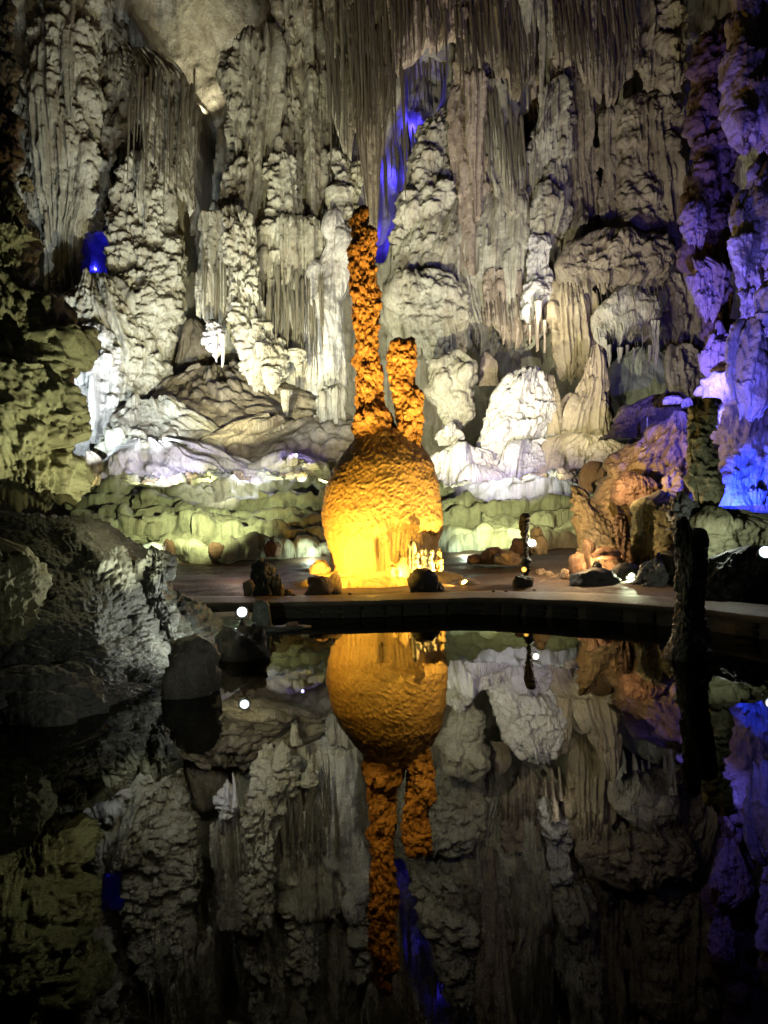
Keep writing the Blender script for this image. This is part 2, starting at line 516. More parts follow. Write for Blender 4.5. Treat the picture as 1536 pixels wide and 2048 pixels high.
# ------------------------------------------------------------------ materials
def rock_mat(name, c1, c2, c3, sc=.35, bump=.75, fine=9, rough=.62, streak=.5, speck=0.45, rib=.8):
    m = bpy.data.materials.new(name)
    m.use_nodes = True
    nt = m.node_tree
    N, L = nt.nodes, nt.links
    b = N['Principled BSDF']
    tc = N.new('ShaderNodeTexCoord')

    def noise(scale, det=5, vec=None, rg=.55):
        n = N.new('ShaderNodeTexNoise')
        n.inputs['Scale'].default_value = scale
        n.inputs['Detail'].default_value = det
        n.inputs['Roughness'].default_value = rg
        L.new(vec or tc.outputs['Object'], n.inputs['Vector'])
        return n

    def ramp(n, a, z):
        r = N.new('ShaderNodeMapRange')
        r.inputs['From Min'].default_value = a
        r.inputs['From Max'].default_value = z
        L.new(n.outputs['Fac'], r.inputs['Value'])
        return r.outputs['Result']

    def mix(f, a, z):
        x = N.new('ShaderNodeMix')
        x.data_type = 'RGBA'
        for s, v in ((x.inputs[0], f), (x.inputs[6], a), (x.inputs[7], z)):
            if isinstance(v, (tuple, float, int)):
                s.default_value = (*v, 1) if isinstance(v, tuple) else v
            else:
                L.new(v, s)
        return x.outputs[2]

    mp = N.new('ShaderNodeMapping')
    mp.inputs['Scale'].default_value = (1, 1, .18)
    L.new(tc.outputs['Object'], mp.inputs['Vector'])
    col = mix(ramp(noise(sc, 6), .38, .62), c1, c2)
    st = N.new('ShaderNodeMath')
    st.operation = 'MULTIPLY'
    st.inputs[1].default_value = streak
    L.new(ramp(noise(sc * 5, 6, mp.outputs['Vector']), .48, .72), st.inputs[0])
    col = mix(st.outputs[0], col, c3)
    sp = N.new('ShaderNodeMath')
    sp.operation = 'MULTIPLY'
    sp.inputs[1].default_value = speck
    L.new(ramp(noise(fine * .7, 8, rg=.7), .40, .68), sp.inputs[0])
    col = mix(sp.outputs[0], col, tuple(v * .45 for v in c2))
    L.new(col, b.inputs['Base Color'])
    rr = N.new('ShaderNodeMapRange')
    rr.inputs['To Min'].default_value = rough - .2
    rr.inputs['To Max'].default_value = rough + .2
    L.new(noise(sc * 8, 4).outputs['Fac'], rr.inputs['Value'])
    L.new(rr.outputs['Result'], b.inputs['Roughness'])
    bn = N.new('ShaderNodeBump')
    bn.inputs['Strength'].default_value = bump
    bn.inputs['Distance'].default_value = .6 / fine
    L.new(noise(fine, 6, rg=.65).outputs['Fac'], bn.inputs['Height'])
    if rib:
        mr = N.new('ShaderNodeMapping')
        mr.inputs['Scale'].default_value = (1, 1, .07)
        L.new(tc.outputs['Object'], mr.inputs['Vector'])
        b2 = N.new('ShaderNodeBump')
        b2.inputs['Strength'].default_value = rib
        b2.inputs['Distance'].default_value = .9 / fine
        L.new(noise(fine * .9, 3, mr.outputs['Vector'], .6).outputs['Fac'], b2.inputs['Height'])
        L.new(b2.outputs['Normal'], bn.inputs['Normal'])
    L.new(bn.outputs['Normal'], b.inputs['Normal'])
    b.inputs['Specular IOR Level'].default_value = .35
    return m


def plain(name, col, rough=.5, metal=0.0):
    m = bpy.data.materials.new(name)
    m.use_nodes = True
    b = m.node_tree.nodes['Principled BSDF']
    n = m.node_tree.nodes.new('ShaderNodeTexNoise')
    n.inputs['Scale'].default_value = 30
    x = m.node_tree.nodes.new('ShaderNodeMix')
    x.data_type = 'RGBA'
    x.inputs[6].default_value = (*[c * .7 for c in col], 1)
    x.inputs[7].default_value = (*[min(1, c * 1.2) for c in col], 1)
    m.node_tree.links.new(n.outputs['Fac'], x.inputs[0])
    m.node_tree.links.new(x.outputs[2], b.inputs['Base Color'])
    b.inputs['Roughness'].default_value = rough
    b.inputs['Metallic'].default_value = metal
    return m


def glow(name, col, strength, size=.15):
    """a lamp lens: hot in the middle, weaker and more coloured towards its rim"""
    m = bpy.data.materials.new(name)
    m.use_nodes = True
    nt = m.node_tree
    b = nt.nodes['Principled BSDF']
    b.inputs['Base Color'].default_value = (.8, .8, .8, 1)
    tc = nt.nodes.new('ShaderNodeTexCoord')
    ln = nt.nodes.new('ShaderNodeVectorMath')
    ln.operation = 'LENGTH'
    nt.links.new(tc.outputs['Object'], ln.inputs[0])
    mr = nt.nodes.new('ShaderNodeMapRange')
    mr.inputs['From Min'].default_value = size * .12
    mr.inputs['From Max'].default_value = size * .47
    mr.inputs['To Min'].default_value = strength
    mr.inputs['To Max'].default_value = .5
    mr.interpolation_type = 'SMOOTHERSTEP'
    nt.links.new(ln.outputs['Value'], mr.inputs['Value'])
    b.inputs['Emission Color'].default_value = (*col, 1)
    nt.links.new(mr.outputs['Result'], b.inputs['Emission Strength'])
    return m


M = {
    'pale': rock_mat('pale_limestone', (.52, .49, .40), (.38, .35, .27), (.22, .16, .10), streak=.75),
    'grey': rock_mat('grey_limestone', (.42, .39, .31), (.30, .27, .20), (.17, .12, .075), streak=.75),
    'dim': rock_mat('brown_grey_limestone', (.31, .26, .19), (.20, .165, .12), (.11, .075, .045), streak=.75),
    'brown': rock_mat('brown_limestone', (.22, .15, .10), (.16, .10, .065), (.08, .05, .03)),
    'white': rock_mat('white_calcite', (.66, .64, .62), (.52, .48, .44), (.36, .25, .18), streak=.4),
    'ochre': rock_mat('ochre_limestone', (.48, .40, .27), (.36, .28, .17), (.20, .13, .07), fine=22),
    'rust': rock_mat('rust_orange_calcite', (.47, .29, .12), (.34, .19, .07), (.16, .075, .03), sc=1.4, fine=26, bump=.7, streak=.35),
    'egg': rock_mat('honey_calcite', (.50, .36, .18), (.42, .28, .12), (.24, .13, .05), sc=.8, fine=24, bump=.6, streak=.3, rough=.5, rib=.25),
    'olive': rock_mat('olive_limestone', (.34, .33, .20), (.24, .22, .12), (.10, .08, .05), sc=.9, fine=26, bump=.9, rib=.25),
    'slate': rock_mat('wet_grey_rock', (.13, .13, .125), (.085, .085, .08), (.05, .045, .04), sc=1.0, fine=30, bump=.9, rough=.45, rib=.25),
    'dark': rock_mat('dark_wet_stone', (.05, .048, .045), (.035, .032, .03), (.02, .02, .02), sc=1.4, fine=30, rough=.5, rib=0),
    'post': rock_mat('dark_brown_calcite', (.17, .155, .14), (.11, .10, .09), (.06, .052, .045), sc=1.4, fine=30, bump=.9, rough=.45, rib=0),
    'mud': rock_mat('brown_mud', (.17, .115, .085), (.12, .08, .06), (.08, .055, .04), sc=.7, fine=18, bump=.8, rib=0),
    'path': rock_mat('worn_brown_concrete', (.20, .15, .115), (.14, .10, .075), (.085, .065, .05), sc=1.6, fine=24, bump=.7, rib=0),
    'jade': rock_mat('greenish_flowstone', (.44, .46, .36), (.32, .33, .25), (.20, .16, .11), sc=.5, bump=.35),
    'blush': rock_mat('pinkish_limestone', (.43, .35, .28), (.33, .26, .20), (.19, .12, .08)),
    'metal': plain('black_metal', (.03, .03, .03), .4, .6),
    'steel': plain('grey_steel', (.35, .35, .35), .35, .9),
}
# ================================================================== SETTING
# ---- water, pool floor
WM = bpy.data.materials.new('still_water')
WM.use_nodes = True
nt = WM.node_tree
for n in list(nt.nodes):
    nt.nodes.remove(n)
out = nt.nodes.new('ShaderNodeOutputMaterial')
mx = nt.nodes.new('ShaderNodeMixShader')
fr = nt.nodes.new('ShaderNodeFresnel')
fr.inputs['IOR'].default_value = 1.33
tr = nt.nodes.new('ShaderNodeBsdfTransparent')
tr.inputs[0].default_value = (.42, .40, .33, 1)
gl = nt.nodes.new('ShaderNodeBsdfGlossy')
gl.inputs['Roughness'].default_value = 0.0
gl.inputs['Color'].default_value = (.70, .70, .69, 1)
wt = nt.nodes.new('ShaderNodeTexNoise')
wt.inputs['Scale'].default_value = 1.6
wt.inputs['Detail'].default_value = 2
wtc = nt.nodes.new('ShaderNodeTexCoord')
nt.links.new(wtc.outputs['Object'], wt.inputs['Vector'])
wb = nt.nodes.new('ShaderNodeBump')
wb.inputs['Strength'].default_value = .02
wb.inputs['Distance'].default_value = .02
nt.links.new(wt.outputs['Fac'], wb.inputs['Height'])
nt.links.new(wb.outputs['Normal'], gl.inputs['Normal'])
nt.links.new(fr.outputs[0], mx.inputs[0])
nt.links.new(tr.outputs[0], mx.inputs[1])
nt.links.new(gl.outputs[0], mx.inputs[2])
nt.links.new(mx.outputs[0], out.inputs['Surface'])


def sheet_grid(x0, x1, y0, y1, ds, fz):
    nx, ny = int((x1 - x0) / ds) + 1, int((y1 - y0) / ds) + 1
    X, Y = np.meshgrid(np.linspace(x0, x1, nx), np.linspace(y0, y1, ny))
    return np.stack([X, Y, fz(X, Y)], -1)


# rim line of the pool (front waterline) and back edge, as plan curves from the photo
RF = [onz(px, py, 0) for px, py in ((-500, 1265), (200, 1243), (380, 1238), (530, 1237), (700, 1235), (960, 1227), (1200, 1240), (1380, 1256), (1500, 1271), (1800, 1330))]
RB = [onz(px, py, .29) for px, py in ((-500, 1216), (150, 1200), (352, 1192), (560, 1192), (700, 1189), (960, 1181), (1200, 1186), (1330, 1193), (1450, 1203), (1800, 1235))]
RFx, RFy = np.array([p.x for p in RF]), np.array([p.y for p in RF])
RBx, RBy = np.array([p.x for p in RB]), np.array([p.y for p in RB])


def rim_front(x):
    return np.interp(x, RFx, RFy)


def rim_back(x):
    return np.interp(x, RBx, RBy)


wp = sheet_grid(-14, 14, -3.0, 14.2, .5, lambda X, Y: X * 0)
tag(grid_mesh('water', wp, WM, origin=(0, 5, 0)), kind='structure')
rng = np.random.default_rng(3)
nfl = fbm(rng, 90, 140, 10, 10, 5)
fp = sheet_grid(-14, 14, -3.0, 14.6, .2, lambda X, Y: X * 0)
ny_, nx_ = fp.shape[:2]
rr_ = fbm(rng, ny_, nx_, 8, 8, 5)
edge = np.clip((fp[..., 0] + 2.4 + .12 * (fp[..., 1] - 6) * -1) / -2.2, 0, 1)
fp[..., 2] = -.55 + rr_ * .08 + .48 * edge
tag(grid_mesh('pool_floor', fp, M['mud'], origin=(0, 5, -.55)), kind='structure')

# ---- cave ground behind the rim
EC = U(763, 1165, 16.5)


def ground_z(x, y):
    b = rim_back(x)
    t = np.clip((y - b) / (20.0 - b), 0, 1)
    z = .22 + (t ** 1.25) * .62 + np.clip(y - 20, 0, 8) * .20
    z = z - .05 * np.exp(-(((x - EC.x) / 2.3) ** 2 + ((y - EC.y) / 1.6) ** 2))
    return z


gp = sheet_grid(-13, 13, 12.0, 26, .11, lambda X, Y: ground_z(X, Y))
gh = fbm(rng, gp.shape[0], gp.shape[1], 22, 30, 6, .55)
gl2 = fbm(rng, gp.shape[0], gp.shape[1], 5, 16, 4, .6, True)
near = np.clip((gp[..., 1] - rim_back(gp[..., 0])) / .8, 0, 1)
gp[..., 2] += (gh * .06 + gl2 * .022) * near - (1 - near) * .05
inside = gp[..., 1] < rim_back(gp[..., 0]) - .25
gp[..., 2] = np.where(inside, -.62, gp[..., 2])
tag(grid_mesh('ground', gp, M['mud'], origin=(0, 20, 0)), kind='structure')


def gz(x, y):
    return float(ground_z(np.array(x), np.array(y)))


# ---- rim path of the pool
xs = np.arange(-9, 9.01, .05)
n_ = len(xs)
f_, b_ = smooth1(rim_front(xs), 14), smooth1(rim_back(xs), 14)
prof = []
jn = smooth1(rng.uniform(-1, 1, n_), 3)
jm = smooth1(rng.uniform(-1, 1, n_), 6)
jl = smooth1(rng.uniform(-1, 1, n_), 22) * 2
for t, z in ((0, -.5), (0, .0), (0, .12), (0, .205), (-.05, .215), (-.065, .27), (-.04, .29), (.0, .294), (.25, .296), (.5, .292), (.75, .293), (1, .29), (1.01, .1), (1.02, -.2)):
    y = f_ + np.maximum(t, 0) * (b_ - f_) + (t if t < 0 else 0)
    prof.append(np.stack([xs, y + (.05 * jn + .04 * jl if 0 < z < .29 else .03 * jm), np.full(n_, z) + (.018 * jm + .012 * jl if z > .2 else 0)], -1))
P = np.array(prof)
rim = tag(grid_mesh('path', P, M['path'], origin=(0, 12, 0)), kind='structure')
# facing stones of the rim, each a squared block proud of the joint line
stone_me = None
rnd = random.Random(4)


def block_mesh(name, mat, seed=0, bev=.12):
    bm = bmesh.new()
    bmesh.ops.create_cube(bm, size=1)
    bmesh.ops.bevel(bm, geom=bm.edges[:], offset=bev, segments=1, affect='EDGES')
    r = random.Random(seed)
    for v in bm.verts:
        v.co += Vector((r.uniform(-.05, .05), r.uniform(-.05, .05), r.uniform(-.05, .05)))
    me = bpy.data.meshes.new(name)
    bm.to_mesh(me)
    bm.free()
    me.materials.append(mat)
    return me


M['block'] = rock_mat('dark_masonry', (.10, .085, .075), (.07, .06, .055), (.05, .04, .035), sc=1.2, fine=40)
SM = [block_mesh('stone', M['block'], s) for s in range(5)]
x = -5.2
while x < 6.6:
    w = rnd.uniform(.28, .62)
    for row in range(1 if rnd.random() < .3 else 2):
        hh = .19 if w < .34 else .095
        o = bpy.data.objects.new('stone', rnd.choice(SM))
        C.objects.link(o)
        o.parent = rim
        xc = x + w / 2
        yc = float(np.interp(xc, xs, f_))
        sl = math.atan2(float(np.interp(xc + .2, xs, f_) - np.interp(xc - .2, xs, f_)), .4)
        zc = .10 if hh > .1 else (.055 + row * .10)
        o.location = Vector((xc, yc - .012 + rnd.uniform(-.012, .012), zc)) - rim.location
        o.rotation_euler = (0, 0, sl)
        o.scale = (w - .025, .10, hh - .012)
        if hh > .1:
            break
    x += w

# ---- cave wall (bends round at both sides, with its clefts and hollows set back) and roof
rng = np.random.default_rng(21)
ds = .09
WY = 34.3
pl = [(-23.0, y) for y in np.arange(8, 28.3, .5)]
for a in np.arange(0, math.pi / 2, .04):
    pl.append((-23.0 + 6 - 6 * math.cos(a), WY - 6 + 6 * math.sin(a)))
pl += [(x, WY) for x in np.arange(-17, 17, ds)]
for a in np.arange(0, math.pi / 2, .04):
    pl.append((17 + 6 * math.sin(a), WY - 6 + 6 * math.cos(a)))
pl += [(23.0, y) for y in np.arange(28.3, 8, -.5)]
pl = np.array(pl)
zz = np.arange(-.8, 30, ds * 1.15)
P = np.empty((len(zz), len(pl), 3))
P[..., 0], P[..., 1] = pl[None, :, 0], pl[None, :, 1]
P[..., 2] = zz[:, None]
H = relief(len(zz), len(pl), ds, rng, [('fbm', 9, 2.2, .7), ('drape', 1.5, 2.6, .26, 1.0), ('flute', .5, .30, 0, 1, 6), ('drape', .7, 1.8, .26, .6), ('flute', .2, .12, 0, 1, 3), ('drape', .4, 1.2, .26, .4), ('fbm', .4, .2, .05)])
H -= np.median(H)
# photo coordinates of the undisturbed wall points, to find the clefts
Q = (P - np.array([0, 0, CAMZ])) @ np.array(CM)
qx = 768 + F * Q[..., 0] / -Q[..., 2]
qy = 1024 - F * Q[..., 1] / -Q[..., 2]


def cleft(rows, soft=9):
    rows = sorted(rows)
    ys = [r[0] for r in rows]
    l, r = np.interp(qy, ys, [q[1] for q in rows]), np.interp(qy, ys, [q[2] for q in rows])
    m = np.clip((qx - l) / soft + .5, 0, 1) * np.clip((r - qx) / soft + .5, 0, 1)
    return m * np.clip((qy - ys[0]) / soft + .5, 0, 1) * np.clip((ys[-1] - qy) / soft + .5, 0, 1)


deep = np.zeros_like(qx)
for rows, dd in (([(205, 402, 434), (300, 401, 428), (430, 396, 416), (520, 372, 410), (640, 345, 430), (765, 335, 432)], 4.0),
                 ([(452, 176, 208), (480, 168, 216), (556, 166, 216)], 3.0), ([(320, 212, 226), (440, 204, 218)], 1.2),
                 ([(100, 830, 895), (150, 812, 890), (200, 812, 886), (260, 786, 852), (300, 762, 822), (360, 762, 806), (420, 760, 792), (460, 750, 784), (525, 752, 768)], 2.6),
                 ([(655, 955, 1090), (690, 940, 1100), (760, 930, 1110)], 3.0), ([(690, 1215, 1330), (840, 1215, 1390)], 2.5), ([(225, 1045, 1062), (285, 1045, 1064)], 2.0)):
    deep = np.maximum(deep, cleft(rows) * dd)
roofy = cleft([(-400, 250, 560), (20, 275, 535), (110, 330, 470), (180, 380, 445), (245, 398, 436)], 40)
H = H * (1 - roofy) + roofy * (.35 * fbm(rng, len(zz), len(pl), 26, 22, 6, .55) - 2.2)
H = H - deep
tx, ty = np.gradient(pl[:, 0]), np.gradient(pl[:, 1])
tl = np.hypot(tx, ty)
P[..., 0] += (ty / tl)[None, :] * H
P[..., 1] -= (tx / tl)[None, :] * H
lean = np.clip((zz - 24.5) / 5, 0, 1) ** 2 * 3.0
P[..., 1] -= lean[:, None] * (P[..., 1] > 25)
tag(grid_mesh('cave_wall', P, M['pale'], origin=(0, 34, 0)), kind='structure')
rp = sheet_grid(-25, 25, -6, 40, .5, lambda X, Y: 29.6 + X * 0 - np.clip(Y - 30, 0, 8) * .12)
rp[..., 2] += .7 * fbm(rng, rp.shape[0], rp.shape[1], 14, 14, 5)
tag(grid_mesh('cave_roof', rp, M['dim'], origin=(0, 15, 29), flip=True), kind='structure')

# ================================================================== FLOWSTONE FORMATIONS OF THE BACK WALL
FS = 'flowstone columns of the back wall'
WF = dict(ds=.052, boost=1.4, lift=.6)
formation('flowstone_column', [(-60, 70, 215), (100, 50, 222), (200, 38, 215), (330, 55, 210), (420, 70, 196), (480, 90, 164), (550, 95, 162), (640, 92, 190), (760, 105, 200), (880, 130, 200)], 33.2, M['pale'], 'tier',
          'tall pale tiered flowstone column just left of the deep blue grotto hole', 'rock column', seed=1, depth=.8, cap=False, group=FS, **WF)
formation('flowstone_column', [(300, 255, 320), (345, 250, 335), (400, 236, 345), (480, 226, 350), (552, 222, 360), (575, 205, 360), (640, 195, 362), (700, 198, 345), (760, 190, 338), (830, 190, 310), (890, 190, 280)], 32.6, M['pale'], 'shingle',
          'lumpy grey white flowstone column just right of the deep blue grotto hole', 'rock column', seed=2, depth=.8, group=FS, **WF)
formation('flowstone_column', [(545, 130, 250), (590, 105, 275), (640, 95, 300), (720, 130, 330), (800, 150, 310), (880, 165, 285), (930, 170, 280)], 31.6, M['pale'], 'shingle',
          'knobbly white flowstone mass below the blue grotto hole', 'rock column', seed=3, depth=.6, group=FS, **WF)
formation('flowstone_shield', [(645, 178, 192), (680, 150, 222), (740, 125, 245), (820, 128, 248), (880, 145, 240), (920, 150, 235)], 30.2, M['white'], 'shingle',
          'pointed bluish white flowstone dome leaning on the wall beside the left foreground rock', 'flowstone dome', seed=4, depth=.6, **WF)
formation('stalactite_curtain', [(95, 250, 300), (130, 250, 356), (170, 252, 390), (300, 255, 392), (450, 262, 392)], 31.6, M['grey'], 'flute',
          'broad ribbed stalactite curtain with a slanting pointed foot left of the dark cleft', 'stalactite', seed=5, cap=False, depth=0.35, sq=3.2, bottom=[(245, 260), (262, 335), (300, 372), (335, 405), (365, 442), (385, 458), (402, 425)], jag=0.9, **WF)
formation('flowstone_column', [(-60, 90, 160), (60, 96, 150), (120, 100, 140), (200, 105, 130)], 32.0, M['dim'], 'mix',
          'dim hanging flowstone lobes at the very top left of the cave wall', 'stalactite', seed=6, depth=.8, hem=.6, cap=False, **WF)
formation('flowstone_column', [(-60, 160, 262), (60, 190, 275), (180, 200, 280), (330, 190, 275), (420, 172, 262), (466, 168, 250)], 34.6, M['grey'], 'mix',
          'recessed dark grey column between the left column and the ribbed curtain', 'rock column', seed=7, depth=.7, cap=False, **WF)
formation('stalactite', [(60, 134, 148), (110, 132, 150), (190, 136, 148), (250, 140, 146)], 31.5, M['grey'], 'fine_flute',
          'single thin grey stalactite hanging at the upper left', 'stalactite', seed=8, ds=.035, depth=1, hem=.2)

# centre
formation('flowstone_column', [(60, 472, 560), (120, 440, 570), (200, 448, 560), (330, 438, 556), (400, 430, 550), (470, 410, 545), (560, 410, 540), (640, 410, 540)], 32.4, M['grey'], 'tier',
          'tiered grey flowstone column at the right edge of the dark cleft', 'rock column', seed=10, depth=.75, group=FS, **WF)
formation('flowstone_column', [(-60, 520, 650), (60, 530, 652), (200, 535, 655), (360, 540, 660), (500, 540, 665), (600, 545, 660)], 33.0, M['grey'], 'mix',
          'broad grey column of mixed ribs and scales behind the tall orange pillar', 'rock column', seed=11, depth=.7, cap=False, group=FS, **WF)
formation('flowstone_column', [(270, 540, 575), (340, 530, 600), (430, 535, 605), (520, 530, 600), (580, 535, 590)], 31.7, M['pale'], 'shingle',
          'scaly pale flowstone bulge high in the middle of the wall', 'rock column', seed=12, depth=.6, group=FS, **WF)
formation('stalactite_curtain', [(420, 400, 500), (520, 397, 520), (730, 402, 530)], 31.2, M['pale'], 'fine_flute',
          'creamy ribbed curtain with a square left edge beside the dark cleft', 'stalactite', seed=13, cap=False, depth=0.35, sq=3.2, bottom=[(395, 640), (430, 660), (470, 700), (500, 735), (530, 640)], jag=1.2, **WF)
formation('flowstone_column', [(425, 450, 510), (500, 455, 520), (580, 460, 520), (650, 470, 540), (720, 480, 600), (760, 490, 570), (790, 500, 540)], 30.6, M['pale'], 'shingle',
          'cream stack of scalloped drapes below the ribbed square edged curtain', 'rock column', seed=14, depth=.6, hem=.6, **WF)
formation('stalactite_curtain', [(440, 530, 640), (490, 518, 650), (830, 522, 652)], 31.7, M['pale'], 'fine_flute',
          'pinkish ribbed curtain with a ragged foot above the dark recess in the middle', 'stalactite', seed=15, cap=False, depth=0.35, sq=3.2, bottom=[(515, 740), (560, 800), (600, 835), (625, 800), (655, 740)], jag=1.5, **WF)
formation('flowstone_column', [(420, 650, 700), (480, 640, 715), (560, 615, 705), (640, 612, 705), (730, 612, 705), (800, 615, 705), (870, 612, 715)], 31.4, M['white'], 'smooth',
          'smooth bluish white flowstone cascade just left of the tall orange pillar', 'flowstone', seed=16, depth=.6, **WF)
formation('flowstone_column', [(300, 650, 700), (360, 668, 730), (440, 670, 720), (520, 660, 710), (590, 655, 708)], 32.2, M['pale'], 'caul',
          'knobbly pale column beside the upper part of the tall orange pillar', 'rock column', seed=17, depth=.7, group=FS, **WF)
formation('flowstone_column', [(640, 405, 440), (680, 412, 455), (720, 425, 450)], 30.0, M['white'], 'shingle',
          'white hanging drape with violet shine above the dark cave mouth', 'stalactite', seed=18, ds=.035, depth=.8, hem=.5)
for i, (px, y0, y1) in enumerate(((434, 672, 725), (443, 668, 735))):
    formation('stalactite', [(y0, px - 4, px + 4), (y1 - 15, px - 2.5, px + 2.5), (y1, px - 1, px + 1)], 29.6, M['white'], 'fine_flute',
              ('shorter' if i == 0 else 'longer') + ' of two thin white stalactites at the dark cave mouth', 'stalactite', seed=20 + i, ds=.02, depth=1, group='thin white stalactites')
for i, (px, y0, y1, w) in enumerate(((530, 690, 750, 14), (552, 735, 790, 16), (597, 700, 760, 12), (573, 780, 835, 12), (512, 640, 690, 12), (640, 790, 850, 22), (665, 770, 870, 26))):
    up = i in (5, 6)
    rows = [(y0, px - w, px + w), ((y0 + y1) / 2, px - w * .8, px + w * .8), (y1, px - w * (.3 if not up else 1.1), px + w * (.3 if not up else 1.1))]
    lab = ['knobby pale stalactite hanging over the mound left of centre', 'fat knobby stalactite with a rounded end over the pillowy mound', 'short pale stalactite under the pinkish curtain',
           'pale stalactite ending in a bulb nearest the pillowy mound', 'small pale drape high over the pillowy mound', 'low pale stalagmite against the wall left of the orange pillar', 'rounded bluish stalagmite right beside the tall orange pillar'][i]
    formation('stalactite' if not up else 'stalagmite', rows, 30.0 - (.5 if up else 0), M['pale'], 'shingle', lab, 'stalactite' if not up else 'stalagmite', seed=30 + i, ds=.03, depth=1, cap=up, hem=0 if up else .35, scale=.6)

# top curtains
formation('stalactite_curtain', [(-60, 640, 716), (310, 655, 716)], 30.8, M['grey'], 'flute',
          'long grey stalactite blade left of the big ribbed ceiling curtain', 'stalactite', seed=40, cap=False, depth=0.35, sq=3.2, bottom=[(640, 150), (660, 220), (690, 300), (712, 320), (720, 250)], jag=1.2, **WF)
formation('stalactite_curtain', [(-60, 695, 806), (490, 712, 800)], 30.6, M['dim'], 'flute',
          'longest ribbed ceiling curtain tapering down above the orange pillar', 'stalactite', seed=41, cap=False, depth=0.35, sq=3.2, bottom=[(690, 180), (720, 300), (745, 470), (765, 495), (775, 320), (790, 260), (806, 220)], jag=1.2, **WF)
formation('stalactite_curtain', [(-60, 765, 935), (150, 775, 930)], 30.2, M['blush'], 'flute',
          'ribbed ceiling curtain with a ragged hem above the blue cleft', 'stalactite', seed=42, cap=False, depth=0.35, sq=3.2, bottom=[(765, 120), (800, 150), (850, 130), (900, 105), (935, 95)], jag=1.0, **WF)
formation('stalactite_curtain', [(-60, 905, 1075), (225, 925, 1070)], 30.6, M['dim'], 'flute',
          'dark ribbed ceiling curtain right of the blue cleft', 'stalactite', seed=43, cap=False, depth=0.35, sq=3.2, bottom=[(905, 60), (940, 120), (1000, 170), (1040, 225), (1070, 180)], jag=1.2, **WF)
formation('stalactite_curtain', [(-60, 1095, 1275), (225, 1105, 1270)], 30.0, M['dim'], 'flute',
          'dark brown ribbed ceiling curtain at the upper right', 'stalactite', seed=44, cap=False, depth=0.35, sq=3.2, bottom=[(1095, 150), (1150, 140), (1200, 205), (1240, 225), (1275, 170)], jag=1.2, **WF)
for i, (px, y1, w) in enumerate(((1056, 225, 7), (1043, 170, 5), (1082, 190, 5), (1100, 120, 6), (575, 60, 5), (612, 52, 4), (590, 40, 4))):
    lab = ['longest beaded stalactite at the upper right of centre', 'thin stalactite left of the longest beaded one', 'thin stalactite right of the longest beaded one', 'short stalactite further right of the beaded one',
           'thickest of three small ceiling stalactites near the pale roof', 'thin ceiling stalactite nearest the big curtain', 'shortest ceiling stalactite between its two neighbours'][i]
    formation('stalactite', [(-60, px - w * 1.6, px + w * 1.6), (y1 * .5, px - w, px + w), (y1, px - w * .3, px + w * .3)], 29.8, M['grey'], 'fine_flute', lab, 'stalactite', seed=50 + i, ds=.035, depth=1, cap=False, group='thin ceiling stalactites')

# right of the blue cleft
formation('flowstone_column', [(195, 895, 925), (240, 850, 930), (290, 830, 935), (340, 812, 925), (400, 795, 920), (470, 780, 900), (540, 772, 890), (600, 775, 870)], 32.6, M['pale'], 'caul',
          'cauliflower textured pale column along the right side of the blue cleft', 'rock column', seed=60, depth=.7, group=FS, **WF)
formation('flowstone_column', [(60, 925, 985), (130, 905, 990), (190, 895, 970), (280, 890, 975), (380, 900, 980), (480, 900, 985), (560, 905, 985)], 32.0, M['blush'], 'mix',
          'tall pinkish fluted column with a rounded shoulder right of the blue cleft', 'rock column', seed=61, depth=.7, group=FS, **WF)
formation('stalactite_curtain', [(158, 965, 1015), (185, 958, 1028), (230, 955, 1035), (450, 965, 1050)], 31.3, M['pale'], 'flute',
          'pale fluted drape with a scalloped head in the upper right of centre', 'stalactite', seed=62, cap=False, depth=0.35, sq=3.2, bottom=[(955, 330), (985, 400), (1010, 450), (1035, 440), (1050, 400)], jag=1.0, **WF)
formation('stalactite', [(150, 925, 965), (300, 932, 958), (400, 940, 958), (452, 948, 956)], 31.0, M['blush'], 'flute',
          'long spear shaped stalactite pointing down beside the rounded shoulder', 'stalactite', seed=63, depth=.9, hem=.5, ds=.04)
formation('flowstone_column', [(160, 1080, 1130), (230, 1060, 1130), (300, 1050, 1135), (380, 1040, 1140), (440, 1035, 1138), (500, 1040, 1115)], 32.0, M['pale'], 'mix',
          'pale column with a jutting lip right of the long spear stalactite', 'rock column', seed=64, depth=.7, hem=.8, **WF)
formation('flowstone_column', [(350, 850, 1090), (430, 815, 1110), (500, 790, 1110), (570, 778, 1112), (630, 800, 1110), (680, 840, 1105), (720, 860, 1080)], 32.8, M['pale'], 'mix',
          'broad cream drapery wall right of the short orange pillar', 'rock column', seed=65, depth=.4, hem=1.0, sq=3, **WF)
formation('flowstone_column', [(470, 1055, 1095), (540, 1045, 1100), (600, 1040, 1100), (650, 1050, 1095)], 30.9, M['white'], 'tier',
          'brightest white drape lit from close by on the right wall', 'rock column', seed=66, depth=.6, hem=.8, ds=.04)
formation('flowstone_column', [(545, 790, 880), (590, 790, 920), (640, 800, 935), (690, 830, 935), (735, 850, 930), (765, 860, 910)], 31.0, M['pale'], 'caul',
          'slanting bank of pale cauliflower flowstone behind the short orange pillar', 'rock column', seed=67, depth=.5, hem=.6, **WF)
formation('stalactite_curtain', [(545, 950, 1095), (690, 950, 1100)], 31.6, M['blush'], 'mix',
          'rust brown drapery above the hollow behind the lilac white formation', 'stalactite', seed=68, cap=False, depth=0.35, sq=3.2, bottom=[(950, 650), (990, 680), (1030, 690), (1070, 680), (1100, 640)], jag=1.2, **WF)
